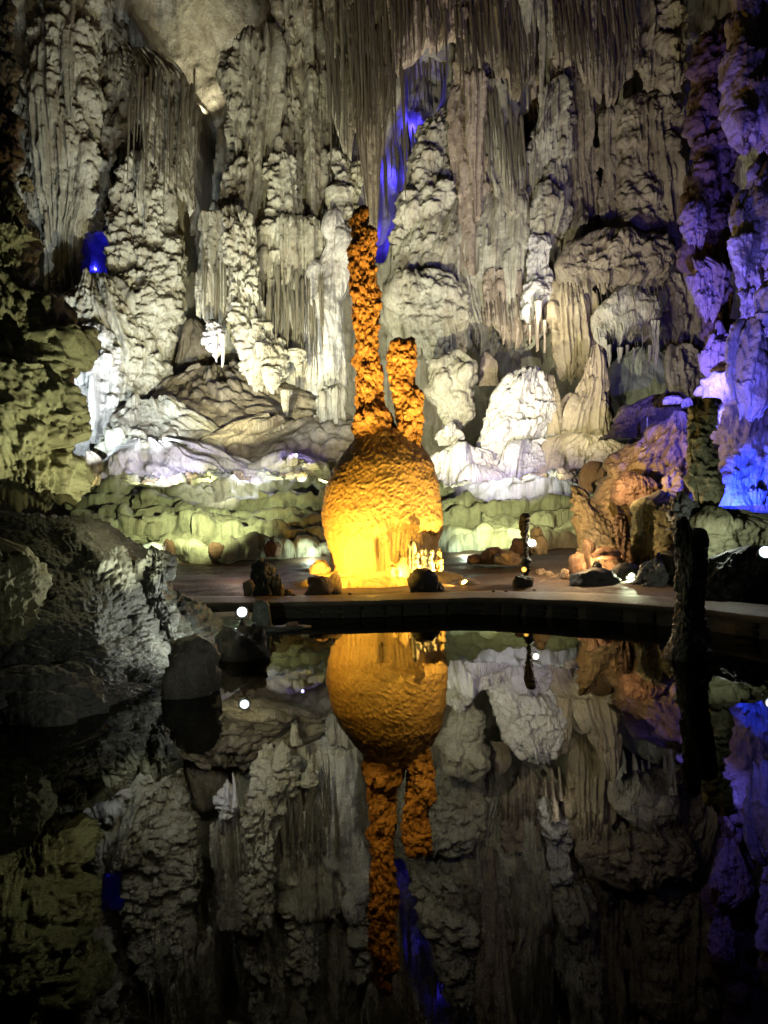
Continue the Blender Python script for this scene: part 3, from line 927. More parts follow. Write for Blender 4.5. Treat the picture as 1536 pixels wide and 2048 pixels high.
formation('flowstone_column', [(500, 770, 812), (560, 768, 830), (640, 772, 840), (720, 790, 850)], 33.0, M['pale'], 'shingle',
          'pale column seen between the two orange pillars', 'rock column', seed=69, depth=.7, **WF)
for i, (px, y0, y1, w) in enumerate(((1072, 600, 705, 6), (1058, 650, 690, 3.5), (1088, 640, 708, 4), (1006, 650, 690, 5), (1030, 655, 700, 4))):
    lab = ['long hanging stalactite under the brightest drape', 'thin stalactite just left of the long one under the bright drape', 'thin stalactite just right of the long one under the bright drape', 'stubby brown stalactite over the hollow', 'small brown stalactite in the middle of the hollow'][i]
    formation('stalactite', [(y0, px - w, px + w), ((y0 + y1) / 2, px - w * .7, px + w * .7), (y1, px - w * .35, px + w * .35)], 29.8, M['blush'], 'fine_flute', lab, 'stalactite', seed=70 + i, ds=.025, depth=1, cap=False, group='stalactites over the hollow')

# many thin stalactites in the ribbed ceiling curtains: five meshes, copied
def thin_mesh(seed):
    r = np.random.default_rng(seed)
    n, k = 26, 9
    t = np.linspace(0, 1, n)
    rad = (1 - t) ** .8 * np.clip(t / .05, .15, 1) * (.75 + .35 * smooth1(r.uniform(-1, 1, n), 2)) * .5 + .04
    bx, by = smooth1(r.uniform(-1, 1, n), 8) * .6, smooth1(r.uniform(-1, 1, n), 8) * .6
    a = np.linspace(0, 2 * math.pi, k, endpoint=False)
    P = np.stack([rad[:, None] * np.cos(a)[None] + bx[:, None] * t[:, None], rad[:, None] * np.sin(a)[None] + by[:, None] * t[:, None], np.repeat(-t[:, None], k, 1)], -1)
    o = grid_mesh('stalactite', P[::-1], M['grey'], origin=(0, 0, 0), wrap=True)
    me = o.data
    bpy.data.objects.remove(o)
    return me


TM = [thin_mesh(k) for k in range(5)]
TM2 = []
for me in TM:
    q = me.copy()
    q.materials[0] = M['dim']
    TM2.append(q)
rt = random.Random(9)
SL = ['thin grey stalactite in the blade shaped curtain left of the big ceiling curtain', 'thin stalactite in the longest ceiling curtain above the orange pillars', 'thin stalactite in the ceiling curtain over the blue cleft', 'thin stalactite in the dark ceiling curtain right of the blue cleft', 'thin stalactite in the dark ribbed curtain at the upper right', 'thin stalactite in the ribbed curtain left of the dark cleft', 'thin stalactite in the scalloped drape right of the long spear', 'thin stalactite in the ragged curtain left of the tall orange pillar', 'thin cream stalactite in the square edged curtain beside the cleft', 'thin stalactite in the brown drapery over the hollow', 'thin icicle under the pale dome at the right of the wall', 'thin stalactite under the brown mushroom cap', 'thin blue lit stalactite in the upper part of the blue cleft', 'thin blue lit stalactite lower in the blue cleft']
SG = ['stalactites of the blade curtain', 'stalactites of the longest ceiling curtain', 'stalactites over the blue cleft', 'stalactites of the dark ceiling curtain', 'stalactites of the upper right curtain', 'stalactites of the left ribbed curtain', 'stalactites of the scalloped drape', 'stalactites of the ragged curtain', 'stalactites of the square edged curtain', 'stalactites of the brown drapery', 'icicles of the pale dome', 'stalactites of the mushroom cap', 'stalactites of the upper blue cleft', 'stalactites of the lower blue cleft']
for ri, (xa, xb, ya, yb, la, lb, Y, n, ms) in enumerate(((650, 720, -60, 140, 160, 330, 30.0, 16, TM), (700, 806, -60, 160, 150, 330, 29.7, 30, TM2), (775, 925, -60, 20, 90, 150, 29.6, 26, TM2), (915, 1065, -60, 60, 100, 220, 29.9, 34, TM2), (1100, 1262, -60, 40, 120, 210, 29.3, 36, TM2),
                                           (255, 398, 120, 260, 130, 220, 30.8, 22, TM), (965, 1045, 170, 280, 120, 190, 30.7, 14, TM), (525, 648, 520, 600, 120, 210, 30.8, 22, TM), (402, 520, 480, 560, 110, 190, 30.7, 18, TM), (960, 1095, 560, 620, 50, 90, 30.9, 16, TM2), (1190, 1320, 640, 670, 20, 45, 28.6, 22, TM), (1120, 1335, 560, 580, 25, 55, 29.2, 26, TM2), (808, 890, 60, 130, 90, 170, 35.2, 10, TM), (762, 830, 200, 330, 90, 180, 35.3, 9, TM))):
    for k in range(n):
        px = xa + (xb - xa) * (k + rt.uniform(.1, .9)) / n
        py = rt.uniform(ya, yb)
        p = U(px, py, Y + rt.uniform(-.25, .25))
        L = rt.uniform(la, lb) * Y / F
        w = min(.21, L * .09) * rt.uniform(.55, 1.2)
        o = bpy.data.objects.new('stalactite', rt.choice(ms))
        C.objects.link(o)
        o.location = p
        o.scale = (w, w, L)
        o.rotation_euler = (-.10 - .25 / max(L, 1), 0, 0)
        tag(o, SL[ri], 'stalactite', SG[ri])

# far right, dim
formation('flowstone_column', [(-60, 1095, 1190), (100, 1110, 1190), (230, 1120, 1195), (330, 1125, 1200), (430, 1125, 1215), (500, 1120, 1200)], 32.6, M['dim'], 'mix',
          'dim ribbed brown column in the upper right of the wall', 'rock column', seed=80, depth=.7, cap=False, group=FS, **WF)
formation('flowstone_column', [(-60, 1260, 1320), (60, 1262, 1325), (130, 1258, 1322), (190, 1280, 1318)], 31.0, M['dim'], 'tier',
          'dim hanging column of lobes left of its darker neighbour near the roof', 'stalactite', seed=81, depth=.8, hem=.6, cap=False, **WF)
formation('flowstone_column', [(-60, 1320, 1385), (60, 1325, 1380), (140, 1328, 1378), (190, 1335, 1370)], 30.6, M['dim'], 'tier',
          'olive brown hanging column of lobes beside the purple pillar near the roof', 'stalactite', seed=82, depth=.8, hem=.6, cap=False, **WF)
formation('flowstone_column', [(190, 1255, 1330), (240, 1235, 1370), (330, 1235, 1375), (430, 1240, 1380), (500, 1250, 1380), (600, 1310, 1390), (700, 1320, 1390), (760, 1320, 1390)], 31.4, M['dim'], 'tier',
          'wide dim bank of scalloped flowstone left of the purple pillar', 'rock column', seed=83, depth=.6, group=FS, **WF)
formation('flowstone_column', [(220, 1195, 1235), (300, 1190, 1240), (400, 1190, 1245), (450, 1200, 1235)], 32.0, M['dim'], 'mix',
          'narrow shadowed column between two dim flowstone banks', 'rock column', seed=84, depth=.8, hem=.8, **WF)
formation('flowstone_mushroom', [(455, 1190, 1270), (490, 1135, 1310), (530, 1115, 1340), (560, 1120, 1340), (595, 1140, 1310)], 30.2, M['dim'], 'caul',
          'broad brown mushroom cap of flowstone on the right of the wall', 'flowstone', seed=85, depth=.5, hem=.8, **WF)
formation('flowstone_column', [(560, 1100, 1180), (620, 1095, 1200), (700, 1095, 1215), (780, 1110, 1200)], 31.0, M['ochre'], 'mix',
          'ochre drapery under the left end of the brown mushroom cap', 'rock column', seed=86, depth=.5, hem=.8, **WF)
formation('flowstone_mushroom', [(570, 1230, 1310), (600, 1200, 1325), (640, 1185, 1325), (675, 1190, 1315), (705, 1200, 1300)], 29.8, M['pale'], 'smooth',
          'pale domed flowstone with a fringe of hanging icicles on the right', 'flowstone', seed=87, depth=.6, hem=1.3, **WF)
formation('flowstone_bowl', [(690, 1250, 1330), (730, 1220, 1365), (780, 1215, 1385), (830, 1220, 1390), (880, 1230, 1390)], 31.8, M['jade'], 'smooth',
          'smooth greenish grey flowstone drum under the icicle fringe', 'flowstone', seed=88, depth=.5, **WF)
formation('flowstone_column', [(690, 1330, 1385), (740, 1325, 1410), (800, 1330, 1420)], 29.6, M['dim'], 'caul',
          'dim knobbly rock right of the smooth drum', 'rock', seed=89, depth=.7, **WF)
for i, (px, y0, y1, w) in enumerate(((1218, 690, 735, 6), (1236, 695, 728, 5), (1268, 695, 722, 3), (1252, 690, 715, 3), (1297, 690, 726, 5), (1309, 640, 735, 8))):
    lab = ['leftmost icicle of the fringe over the smooth drum', 'second icicle from the left of the fringe over the drum', 'thin bright icicle near the middle of the fringe', 'shortest icicle left of the thin bright one', 'icicle on the right part of the fringe', 'thick column like icicle at the right end of the fringe'][i]
    formation('stalactite', [(y0, px - w, px + w), ((y0 + y1) / 2, px - w * .7, px + w * .7), (y1, px - w * .25, px + w * .25)], 29.2, M['pale'], 'fine_flute', lab, 'stalactite', seed=90 + i, ds=.02, depth=1, cap=False, group='icicle fringe over the smooth drum')

# lilac white formation
formation('flowstone_fan', [(735, 1050, 1085), (760, 1010, 1095), (800, 980, 1110), (850, 960, 1115), (900, 945, 1100), (940, 925, 1060), (975, 920, 1030)], 26.4, M['white'], [('fbm', 2, 1.5, .3), ('cup', .9, 1.1, .42, 1.3), ('cup', .45, 1.0, .40, 1.3), ('flute', .11, .07, 0, 1, .4), ('drape', .2, 1.0, .34, .8), ('fbm', .15, .1, .02)],
          'bright lilac white fan of fluted cups right of the egg shaped stalagmite', 'flowstone', seed=100, depth=.7, ds=.036)
formation('flowstone_fan', [(700, 900, 925), (725, 865, 950), (760, 850, 955), (800, 865, 950), (835, 880, 945), (865, 900, 935)], 27.6, M['pale'], [('fbm', 2, 1.5, .3), ('dome', .8, .8, .4, 1.3), ('drape', .4, 1.0, .36, 1.2), ('drape', .2, 1.2, .3, .8), ('blur', 1)],
          'pale greenish cauliflower fan just right of the short orange pillar', 'flowstone', seed=101, depth=.8, hem=.5, ds=.036)
formation('flowstone_crown_rock', [(845, 893, 905), (862, 880, 910), (875, 868, 922), (893, 870, 918)], 26.4, M['white'], 'caul',
          'small crown shaped white knob close to the egg shaped stalagmite', 'flowstone', seed=102, depth=.9, ds=.025, scale=.5)
formation('stalagmite', [(690, 1168, 1205), (720, 1155, 1212), (780, 1145, 1215), (830, 1120, 1215), (880, 1105, 1215), (920, 1090, 1220)], 26.8, M['ochre'], 'mix',
          'stout olive tinted stalagmite stump right of the lilac fan', 'stalagmite', seed=103, depth=.8, ds=.038)
formation('stalagmite', [(705, 965, 985), (740, 958, 992), (775, 955, 995)], 28.5, M['blush'], 'smooth',
          'small upright stalagmite standing in the hollow behind the lilac fan', 'stalagmite', seed=104, depth=1, ds=.03, scale=.5)
formation('stalagmite', [(745, 1085, 1110), (790, 1075, 1120), (840, 1080, 1120), (880, 1080, 1120)], 26.6, M['ochre'], 'tier',
          'rusty stalagmite between the lilac fan and the olive stump', 'stalagmite', seed=105, depth=.9, ds=.036, scale=.7)
for i, (y0, y1, xa, xb, mt, lab) in enumerate(((890, 960, 860, 1010, 'white', 'white terrace of rounded flowstone tiles right beside the egg'), (880, 975, 1000, 1130, 'white', 'white tilted flowstone tongue below the lilac fan'),
                                               (870, 960, 1100, 1260, 'ochre', 'olive bank of scaly flowstone below the stump'), (935, 1000, 860, 1030, 'white', 'lowest smooth white flowstone lobes above the right rimstone dam'))):
    formation('flowstone_bank', [(y0, xa + 30, xb - 30), (y0 + 20, xa + 8, xb - 8), ((y0 + y1) / 2, xa, xb), (y1, xa - 10, xb + 10), (y1 + 25, xa - 10, xb + 10)], 25.2 - .4 * (i == 3), M[mt], 'shingle', lab, 'flowstone', seed=110 + i, depth=.4, sq=3, ds=.036, scale=(.9, .6, .5, 1.0)[i])

# pillowy mound and its dark recess, left of centre
mw = dict(ds=.048)
PW = [('fbm', 2.5, 3, .3), ('dome', 1.5, .55, .30, 1.4), ('dome', .8, .55, .32, 1.3), ('dome', .4, .55, .28, .6), ('fbm', .3, .5, .03), ('blur', 1)]
formation('flowstone_mound', [(728, 400, 465, 33.4), (760, 330, 530, 32.6), (800, 290, 610, 31.6), (840, 270, 700, 30.4), (880, 260, 730, 29.2), (925, 250, 740, 28.4)], 31.0, M['dim'], PW,
          'grey pillowy flowstone mound under the dark cave mouth', 'flowstone', seed=120, depth=.14, sq=3.5, cap=False, **mw)
formation('flowstone_mound', [(795, 260, 330, 30.5), (840, 210, 400, 29.6), (880, 195, 480, 28.6), (920, 185, 560, 27.8), (950, 175, 590, 27.4)], 29.0, M['pale'], PW,
          'lighter shoulder of the pillowy mound at its left foot', 'flowstone', seed=121, depth=.2, sq=3.2, cap=False, **mw)
formation('flowstone_mound', [(838, 520, 690, 29.4), (860, 450, 730, 28.6), (890, 400, 750, 27.8), (925, 380, 765, 27.2)], 28.6, M['dim'], PW,
          'dark flat pillow ledge running toward the egg shaped stalagmite', 'flowstone', seed=122, depth=.14, sq=3.5, cap=False, **mw)
formation('flowstone_bank', [(884, 270, 345, 27.8), (900, 235, 440, 27.4), (930, 212, 540, 26.8), (960, 200, 650, 26.2), (985, 195, 670, 26.0)], 27.0, M['white'], PW,
          'violet lit white flowstone bank above the left rimstone dam', 'flowstone', seed=123, depth=.15, sq=3.2, cap=False, **mw)
formation('flowstone_bank', [(905, 160, 190), (930, 150, 240), (960, 140, 260), (990, 140, 270)], 27.2, M['blush'], 'pillow',
          'pinkish grey pillow of flowstone beside the left foreground rock', 'flowstone', seed=124, depth=.6, cap=True, **mw)
formation('flowstone_bank', [(905, 540, 610), (922, 520, 650), (945, 500, 665), (960, 500, 670)], 26.6, M['pale'], 'pillow',
          'small pale bank of flat stones under the violet lamp', 'flowstone', seed=125, depth=.4, cap=True, scale=.6, **mw)
formation('flowstone_dome', [(640, 372, 400), (690, 355, 425), (740, 345, 430), (780, 340, 440)], 35.2, M['dim'], 'smooth',
          'shadowy smooth dome inside the dark cave mouth', 'flowstone', seed=126, depth=.8, **mw)


# ---- rimstone terraces
def terrace(xa, xb, y_top, y_bot, Y, mat, label, seed, bul=.28, wav=1.1, back=2.2, slope=0.0):
    rng = np.random.default_rng(seed)
    dsx = .042
    a, b = U(xa, y_top, Y), U(xb, y_top, Y)
    ns = int((b.x - a.x) / dsx)
    x = np.linspace(a.x, b.x, ns)
    ztop = np.linspace(U(xa, y_top, Y).z, U(xb, y_top + slope, Y).z, ns)
    zbot = np.linspace(U(xa, y_bot, Y).z, U(xb, y_bot, Y).z, ns) - .25
    # scalloped plan
    f = np.full(ns, -.12)
    zl = np.full(ns, -.16)
    p = a.x - 1
    while p < b.x + 1:
        w = wav * rng.uniform(.45, 1.7)
        q = np.sqrt(np.clip(1 - ((x - p) / w) ** 2, 0, 1))
        f = np.maximum(f, q * bul * rng.uniform(.5, 1.5) * min(1, w) - .02)
        zl = np.maximum(zl, np.where(q > 0, q * .30 * min(1.2, w) - .18 + rng.uniform(-.12, .12), -.3))
        p += w * rng.uniform(.45, 1.25)
    f = smooth1(f, 2)
    hgt = ztop - zbot
    ztop = ztop + smooth1(zl, 2) + smooth1(rng.uniform(-1, 1, ns), 60) * .5
    rows = []
    nf = max(10, int(hgt.mean() / dsx * .75))
    for i in range(nf):
        t = i / (nf - 1)
        rows.append((-f * (.55 + .45 * t) - .14 * (t - 1) ** 2 - .10 * math.sin(t * 2.6), zbot + (ztop - zbot - .12) * t))
    for k in range(1, 7):
        an = k / 6 * math.pi / 2
        rows.append((-f + .12 * (1 - math.cos(an)) - .10 * math.sin(2.6) , ztop - .12 + .12 * math.sin(an)))
    for k in range(1, 26):
        rows.append((-f * (1 - k / 25) + .12 + back * k / 25, ztop - .03 * min(k, 3) / 3 + .02 * k / 25))
    P = np.empty((len(rows), ns, 3))
    for i, (dy, z) in enumerate(rows):
        P[i, :, 0], P[i, :, 1], P[i, :, 2] = x, Y + dy, z
    nz = len(rows)
    H = relief(nz, ns, dsx, rng, [('fbm', .8, 1.0, .10), ('dome', .9, .7, .34, 1.2), ('dome', .45, .9, .34, 1.0), ('flute', .16, .04, 0, 1, .5), ('dome', .2, 1.0, .3, .5), ('fbm', .2, .15, .02), ('blur', 1)])
    H -= H.mean()
    du, dv = np.gradient(P, axis=1), np.gradient(P, axis=0)
    N = np.cross(du, dv)
    N /= np.maximum(np.linalg.norm(N, axis=2, keepdims=True), 1e-9)
    wgt = np.ones(nz)
    wgt[nf + 6:] = np.linspace(.6, .3, nz - nf - 6)
    P += N * (H * wgt[:, None])[..., None]
    o = grid_mesh('rimstone_terrace', P, mat, origin=(float(x.mean()), Y, float(zbot.min())))
    return tag(o, label, 'rock terrace', 'rimstone terraces')


LV = [(1088, 1114, 19.9), (1068, 1094, 20.6), (1050, 1074, 21.4), (1030, 1056, 22.2), (1006, 1036, 23.2), (978, 1012, 24.5)]
LN = ['lowest', 'second lowest', 'third', 'fourth', 'fifth', 'topmost']
LSEG = [((195, 360), (330, 520), (490, 700)), ((180, 420), (390, 700)), ((165, 330), (300, 520), (500, 700)), ((150, 390), (340, 700)), ((140, 300), (270, 540), (520, 700)), ((135, 430), (400, 700))]
for i, ((yt, yb, Y), segs) in enumerate(zip(LV, LSEG)):
    for j, (xa, xb) in enumerate(segs):
        where = ('left end', 'right end beside the egg')[j] if len(segs) == 2 else ('left end', 'middle stretch', 'right end beside the egg')[j]
        terrace(xa, xb, yt + (-5, 4, -2)[(i + j) % 3], yb, Y + (0, -.3, .15)[(i * 2 + j) % 3], M['jade'], f'{where} of the {LN[i]} rimstone ledge on the left', 201 + i * 4 + j, bul=(.3, .45)[(i + j) % 2], wav=(1.2, .7)[(i + j) % 2])
RV = [(1082, 1118, 20.1), (1058, 1090, 20.9), (1034, 1066, 21.8), (1010, 1042, 22.6), (985, 1018, 23.5)]
RSEG = [((860, 1040), (1010, 1230)), ((850, 1230),), ((850, 1000), (960, 1230)), ((850, 1230),), ((855, 1180),)]
for i, ((yt, yb, Y), segs) in enumerate(zip(RV, RSEG)):
    for j, (xa, xb) in enumerate(segs):
        where = 'whole' if len(segs) == 1 else ('half next to the egg', 'far half')[j]
        terrace(xa, xb, yt + (3, -4)[j], yb, Y - .2 * j, M['jade'], f'{where} of the {LN[i] if i < 4 else "glowing topmost"} rimstone ledge on the right', 240 + i * 4 + j, bul=.4, wav=(1.5, .8)[(i + j) % 2], slope=(0, -6, -14, -20, -26)[i])


# ================================================================== THE EGG SHAPED STALAGMITE
def egg_fn(nz, ns, ds, rng):
    H = np.zeros((nz, ns))
    z = np.linspace(1150, 866, nz)[:, None]          # photo rows, bottom to top
    a = (np.arange(ns) / (ns - 1) - .5)[None, :] * 2  # -1..1 round the body, 0 faces the pool
    wob = 6 * vnoise(rng, 1, ns, 2, max(2., .25 / ds))
    brow = 1050 + wob - 10 * np.clip(a * 3, -1, 1)
    inside = np.clip((z - brow) / 8, 0, 1) * np.clip((a + .09) / .07, 0, 1) * np.clip((.62 - a) / .08, 0, 1)
    H -= .11 * inside * np.clip((1165 - z) / 60, .2, 1)
    H += .035 * np.exp(-((z - brow + 9) / 12) ** 2) * np.clip((a + .12) / .05, 0, 1) * np.clip((.7 - a) / .1, 0, 1)
    slot = np.exp(-((a + .055) / .012) ** 2) * np.clip((z - 1062) / 8, 0, 1) * np.clip((1100 - z) / 10, 0, 1)
    H -= .16 * slot
    # pebbled skin fading out into smooth streaks towards the foot
    G = np.zeros((nz, ns))
    stamp(G, ds, rng, 'dome', .10, .8, .20, 1.6)
    stamp(G, ds, rng, 'dome', .065, .8, .24, 1.0)
    flat = np.clip((1098 + 26 * vnoise(rng, nz, ns, .3 / ds, .3 / ds) - z) / 55, 0, 1)
    flat = flat * flat * (3 - 2 * flat)
    H += G * (.12 + .88 * flat)
    Fl = np.zeros((nz, ns))
    flute(Fl, ds, rng, .12, .022, 0, .36, 1.2)
    H += Fl * 1.2
    H += .022 * fbm(rng, nz, ns, .6 / ds, .6 / ds, 3)
    skirt = np.clip((z - 1120) / 30, 0, 1)
    H += skirt * .16 * fbm(rng, nz, ns, .12 / ds, .25 / ds, 4)
    return H


_relief = relief


def relief(nz, ns, ds, rng, layers):
    if layers and layers[0][0] == 'fn':
        return layers[0][1](nz, ns, ds, rng)
    return _relief(nz, ns, ds, rng, layers)


egg = empty('stalagmite', U(763, 1165, 16.5))
tag(egg, 'huge honey coloured egg shaped stalagmite carrying two orange pillars, lit amber from below', 'stalagmite')
EG = [(866, 722, 818), (878, 706, 830), (900, 690, 848), (930, 669, 867), (970, 650, 878), (1020, 643, 884), (1045, 646, 886), (1075, 655, 879), (1100, 661, 873), (1130, 664, 872), (1150, 655, 880), (1168, 640, 892)]
formation('egg_body', EG, 16.5, M['egg'], [('fn', egg_fn)], None, None, ds=.018, depth=.80, sq=2.0, full=True, seed=300, parent=egg, cap=False)
formation('egg_cap', [(858, 735, 800), (864, 722, 815), (872, 712, 825), (880, 706, 830)], 16.5, M['egg'], [('fbm', .4, .4, .05), ('dome', .15, .8, .3, 2), ('blur', 1)], None, None, ds=.02, depth=.9, full=True, seed=301, parent=egg)
JAG = [('fbm', 1.2, .6, .05), ('drape', .45, 1.2, .18, .9), ('drape', .20, 1.1, .42, 1.6), ('drape', .11, 1.1, .48, 1.4), ('fbm', .1, .06, .015)]
formation('tall_pillar', [(415, 713, 730), (428, 706, 735), (445, 704, 735), (458, 709, 734), (468, 706, 750), (480, 703, 755), (540, 703, 751), (580, 702, 756), (615, 706, 764), (640, 708, 760), (700, 706, 756), (760, 706, 765), (800, 706, 770), (830, 704, 776), (860, 703, 770), (876, 706, 760)],
          16.4, M['rust'], JAG, None, None, ds=.017, depth=.95, full=True, seed=302, lift=.66, parent=egg, scale=1.0)
formation('pillar_collar', [(806, 712, 764), (820, 707, 774), (834, 703, 784), (848, 702, 790), (862, 704, 792), (876, 708, 788), (890, 716, 770)], 16.3, M['rust'], JAG, None, None, ds=.018, depth=.85, full=True, seed=303, lift=.6, parent=egg, scale=.9, hem=.14, hemcell=.2)
formation('short_pillar', [(676, 786, 802), (684, 781, 832), (700, 778, 832), (725, 776, 838), (760, 776, 832), (790, 785, 845), (830, 788, 848), (870, 795, 845), (890, 805, 843), (905, 820, 845), (918, 832, 845)],
          16.2, M['rust'], JAG, None, None, ds=.017, depth=.9, full=True, seed=304, lift=.66, parent=egg)
formation('pillar_tip', [(674, 812, 828), (684, 806, 833), (700, 804, 834)], 16.25, M['rust'], JAG, None, None, ds=.017, depth=.9, full=True, seed=305, lift=.66, parent=egg, scale=.6)
formation('drapery', [(1026, 740, 884), (1045, 735, 889), (1062, 737, 888), (1082, 742, 884)], 16.35, M['egg'], [('fbm', .5, .3, .05), ('flute', .13, .05, 0, 1, 2), ('drape', .14, 2.0, .4, .8)], None, None, ds=.014, depth=.84, sq=2.0, half=72, seed=306, parent=egg, cap=False, hem=.28, hemcell=.16)
formation('base_mound', [(1138, 668, 868), (1146, 640, 892), (1156, 612, 920), (1168, 582, 950), (1182, 560, 975), (1196, 545, 990)], 16.2, M['egg'], [('fbm', .9, .9, .12), ('dome', .6, .5, .14, 1.2), ('flute', .16, .03, 0, 1, .4), ('drape', .22, .7, .2, .8), ('fbm', .12, .1, .02)], None, None, ds=.022, depth=.40, full=True, seed=307, parent=egg)
# little stalagmites at its foot
FT = [(822, 1082, 1148, 7, 'tallest white spike at the foot of the egg'), (833, 1104, 1147, 9, 'second white spike, stout, right of the tallest one at the foot of the egg'), (847, 1098, 1144, 7, 'third white spike from the tallest at the foot of the egg'),
      (862, 1100, 1140, 7, 'fourth white spike from the tallest at the foot of the egg'), (878, 1096, 1136, 7, 'amber spike standing outermost on the right at the foot of the egg'), (804, 1112, 1147, 9, 'knobbly amber lump left of the white spikes'),
      (781, 1124, 1150, 8, 'low dark edged amber lump in the middle of the egg foot'), (812, 1130, 1150, 7, 'smallest amber lump tucked under the white spikes')]
for i, (px, y0, y1, w, lab) in enumerate(FT):
    formation('stalagmite', [(y0, px - 2, px + 2), (y0 + 8, px - w * .55, px + w * .55), ((y0 + y1) / 2, px - w * .85, px + w * .85), (y1 + 6, px - w, px + w)], 15.12 - .1 * (i > 4), M['egg'] if i > 3 else M['white'], 'shingle', lab, 'stalagmite', ds=.012, depth=1, full=True, seed=310 + i, scale=.22)

# ================================================================== RIGHT-HAND GROUP
ROUGH = [('fbm', 1.6, 1.2, .30), ('ledge', .5, .10, .38), ('ridge', .45, .32, .07), ('drape', .35, .8, .26, .8), ('fbm', .12, .1, .025)]
SHARD = [('fbm', 1.8, 1.0, .35), ('cup', .9, 1.5, .38, 1.1), ('cup', .45, 1.6, .36, 1.0), ('flake', .3, 2.2, .35, .7), ('fbm', .12, .1, .03)]
formation('stalagmite_pillar', [(40, 1425, 1462), (100, 1408, 1476), (160, 1385, 1480), (215, 1366, 1482), (300, 1372, 1478), (370, 1366, 1470), (430, 1362, 1476), (500, 1368, 1470), (570, 1392, 1468), (640, 1405, 1470), (720, 1412, 1490), (800, 1416, 1500), (900, 1425, 1500)], 19.0, M['brown'],
          [('fbm', 1.5, 1, .3), ('cup', .8, .9, .36, 1.0), ('drape', .4, 1, .36, 1.2), ('drape', .2, 1.1, .36, 1.0), ('fbm', .12, .1, .03)], 'tall brown pillar of stacked lobes catching violet light, right side', 'rock pillar', ds=.026, depth=.8, seed=400)
for i, (rows, Y, lab) in enumerate((([(405, 1385, 1405), (430, 1366, 1412), (470, 1368, 1418), (510, 1385, 1412)], 18.3, 'upper left violet shelf of knobs jutting from the brown pillar'),
                                    ([(515, 1372, 1398), (545, 1378, 1452), (600, 1392, 1446), (650, 1405, 1432)], 18.2, 'vivid violet fluted cup on the brown pillar'),
                                    ([(640, 1420, 1455), (680, 1412, 1470), (730, 1408, 1465), (790, 1425, 1450)], 17.8, 'deep blue violet fold low on the brown pillar'))):
    formation('flowstone_cup', rows, Y, M['blush'], SHARD, lab, 'flowstone', ds=.022, depth=.7, seed=402 + i, scale=.7, hem=.4)
formation('hanging_rock', [(-60, 1452, 1640), (40, 1450, 1640), (120, 1448, 1640), (190, 1446, 1640), (240, 1458, 1640), (300, 1478, 1640), (320, 1485, 1580)], 16.0, M['blush'], SHARD, 'pale mauve hanging rock at the upper right edge', 'rock', ds=.024, depth=.5, seed=410, hem=.4, cap=False)
formation('hanging_rock', [(225, 1470, 1500), (270, 1474, 1500), (305, 1484, 1494)], 15.4, M['blush'], SHARD, 'small violet spike under the mauve hanging rock', 'rock', ds=.02, depth=.8, seed=411, hem=.2, scale=.5)
formation('rock_wall', [(310, 1480, 1610), (360, 1466, 1610), (420, 1456, 1610), (500, 1450, 1610), (560, 1462, 1610), (620, 1474, 1610), (690, 1446, 1610), (760, 1436, 1610), (850, 1436, 1610), (950, 1430, 1610), (1050, 1425, 1610), (1110, 1425, 1610)], 16.6, M['grey'], SHARD,
          'jagged rock wall along the right edge in blue violet and white light', 'rock wall', ds=.026, depth=.55, seed=412)
for i, (rows, Y, lab) in enumerate((([(640, 1470, 1520), (690, 1450, 1545), (750, 1438, 1550), (800, 1450, 1540), (850, 1470, 1530)], 15.2, 'leaning lavender shard bundle on the right wall'),
                                    ([(380, 1478, 1520), (430, 1462, 1530), (500, 1462, 1530), (560, 1478, 1520)], 15.3, 'pinkish lavender shards high on the right wall'),
                                    ([(555, 1490, 1640), (600, 1480, 1640), (660, 1490, 1640)], 15.0, 'pale blue lit ledge at the right frame edge'),
                                    ([(855, 1470, 1600), (900, 1455, 1640), (960, 1440, 1640), (1010, 1440, 1640)], 15.6, 'rounded rock skirt glowing pure blue at the right'))):
    formation('rock_shard', rows, Y, M['pale'], SHARD, lab, 'rock', ds=.02, depth=.6, seed=414 + i, hem=.3 if i < 3 else 0)
# orange slope, amber rock, green rock
formation('rock_slope', [(826, 1322, 1372), (850, 1300, 1378), (885, 1255, 1380), (920, 1216, 1382), (960, 1190, 1382), (1000, 1185, 1385), (1050, 1185, 1385)], 18.2, M['ochre'], [('fbm', 1.5, 1.2, .25), ('diag', .75, .26, .9), ('flake', .28, 1.0, .3, 1.0), ('drape', .2, .8, .25, .8), ('fbm', .12, .1, .03)],
          'slanting grooved rock slope glowing orange with blue shadows', 'rock', ds=.022, depth=.6, seed=420)
formation('rock_slope', [(790, 1290, 1372), (815, 1240, 1380), (850, 1215, 1385), (880, 1200, 1385)], 21.5, M['dim'], ROUGH, 'dark ridge behind the orange rock slope', 'rock', ds=.03, depth=.6, seed=421)
formation('rock_spur', [(972, 1139, 1152), (985, 1141, 1168), (1010, 1147, 1195), (1045, 1150, 1225), (1080, 1152, 1240), (1115, 1152, 1248), (1150, 1150, 1250)], 16.4, M['ochre'], [('fbm', 1.2, .8, .2), ('drape', .3, .6, .3, 1.4), ('drape', .16, .6, .3, 1.2), ('fbm', .1, .08, .02)],
          'amber scaly rock spur behind the glowing nook', 'rock', ds=.018, depth=.8, seed=422)
formation('rock', [(985, 1310, 1352), (1000, 1262, 1390), (1030, 1262, 1405), (1060, 1258, 1405), (1100, 1250, 1380), (1140, 1245, 1350)], 16.2, M['olive'], ROUGH, 'green lit craggy rock right of the glowing nook', 'rock', ds=.018, depth=.8, seed=423, scale=.6)
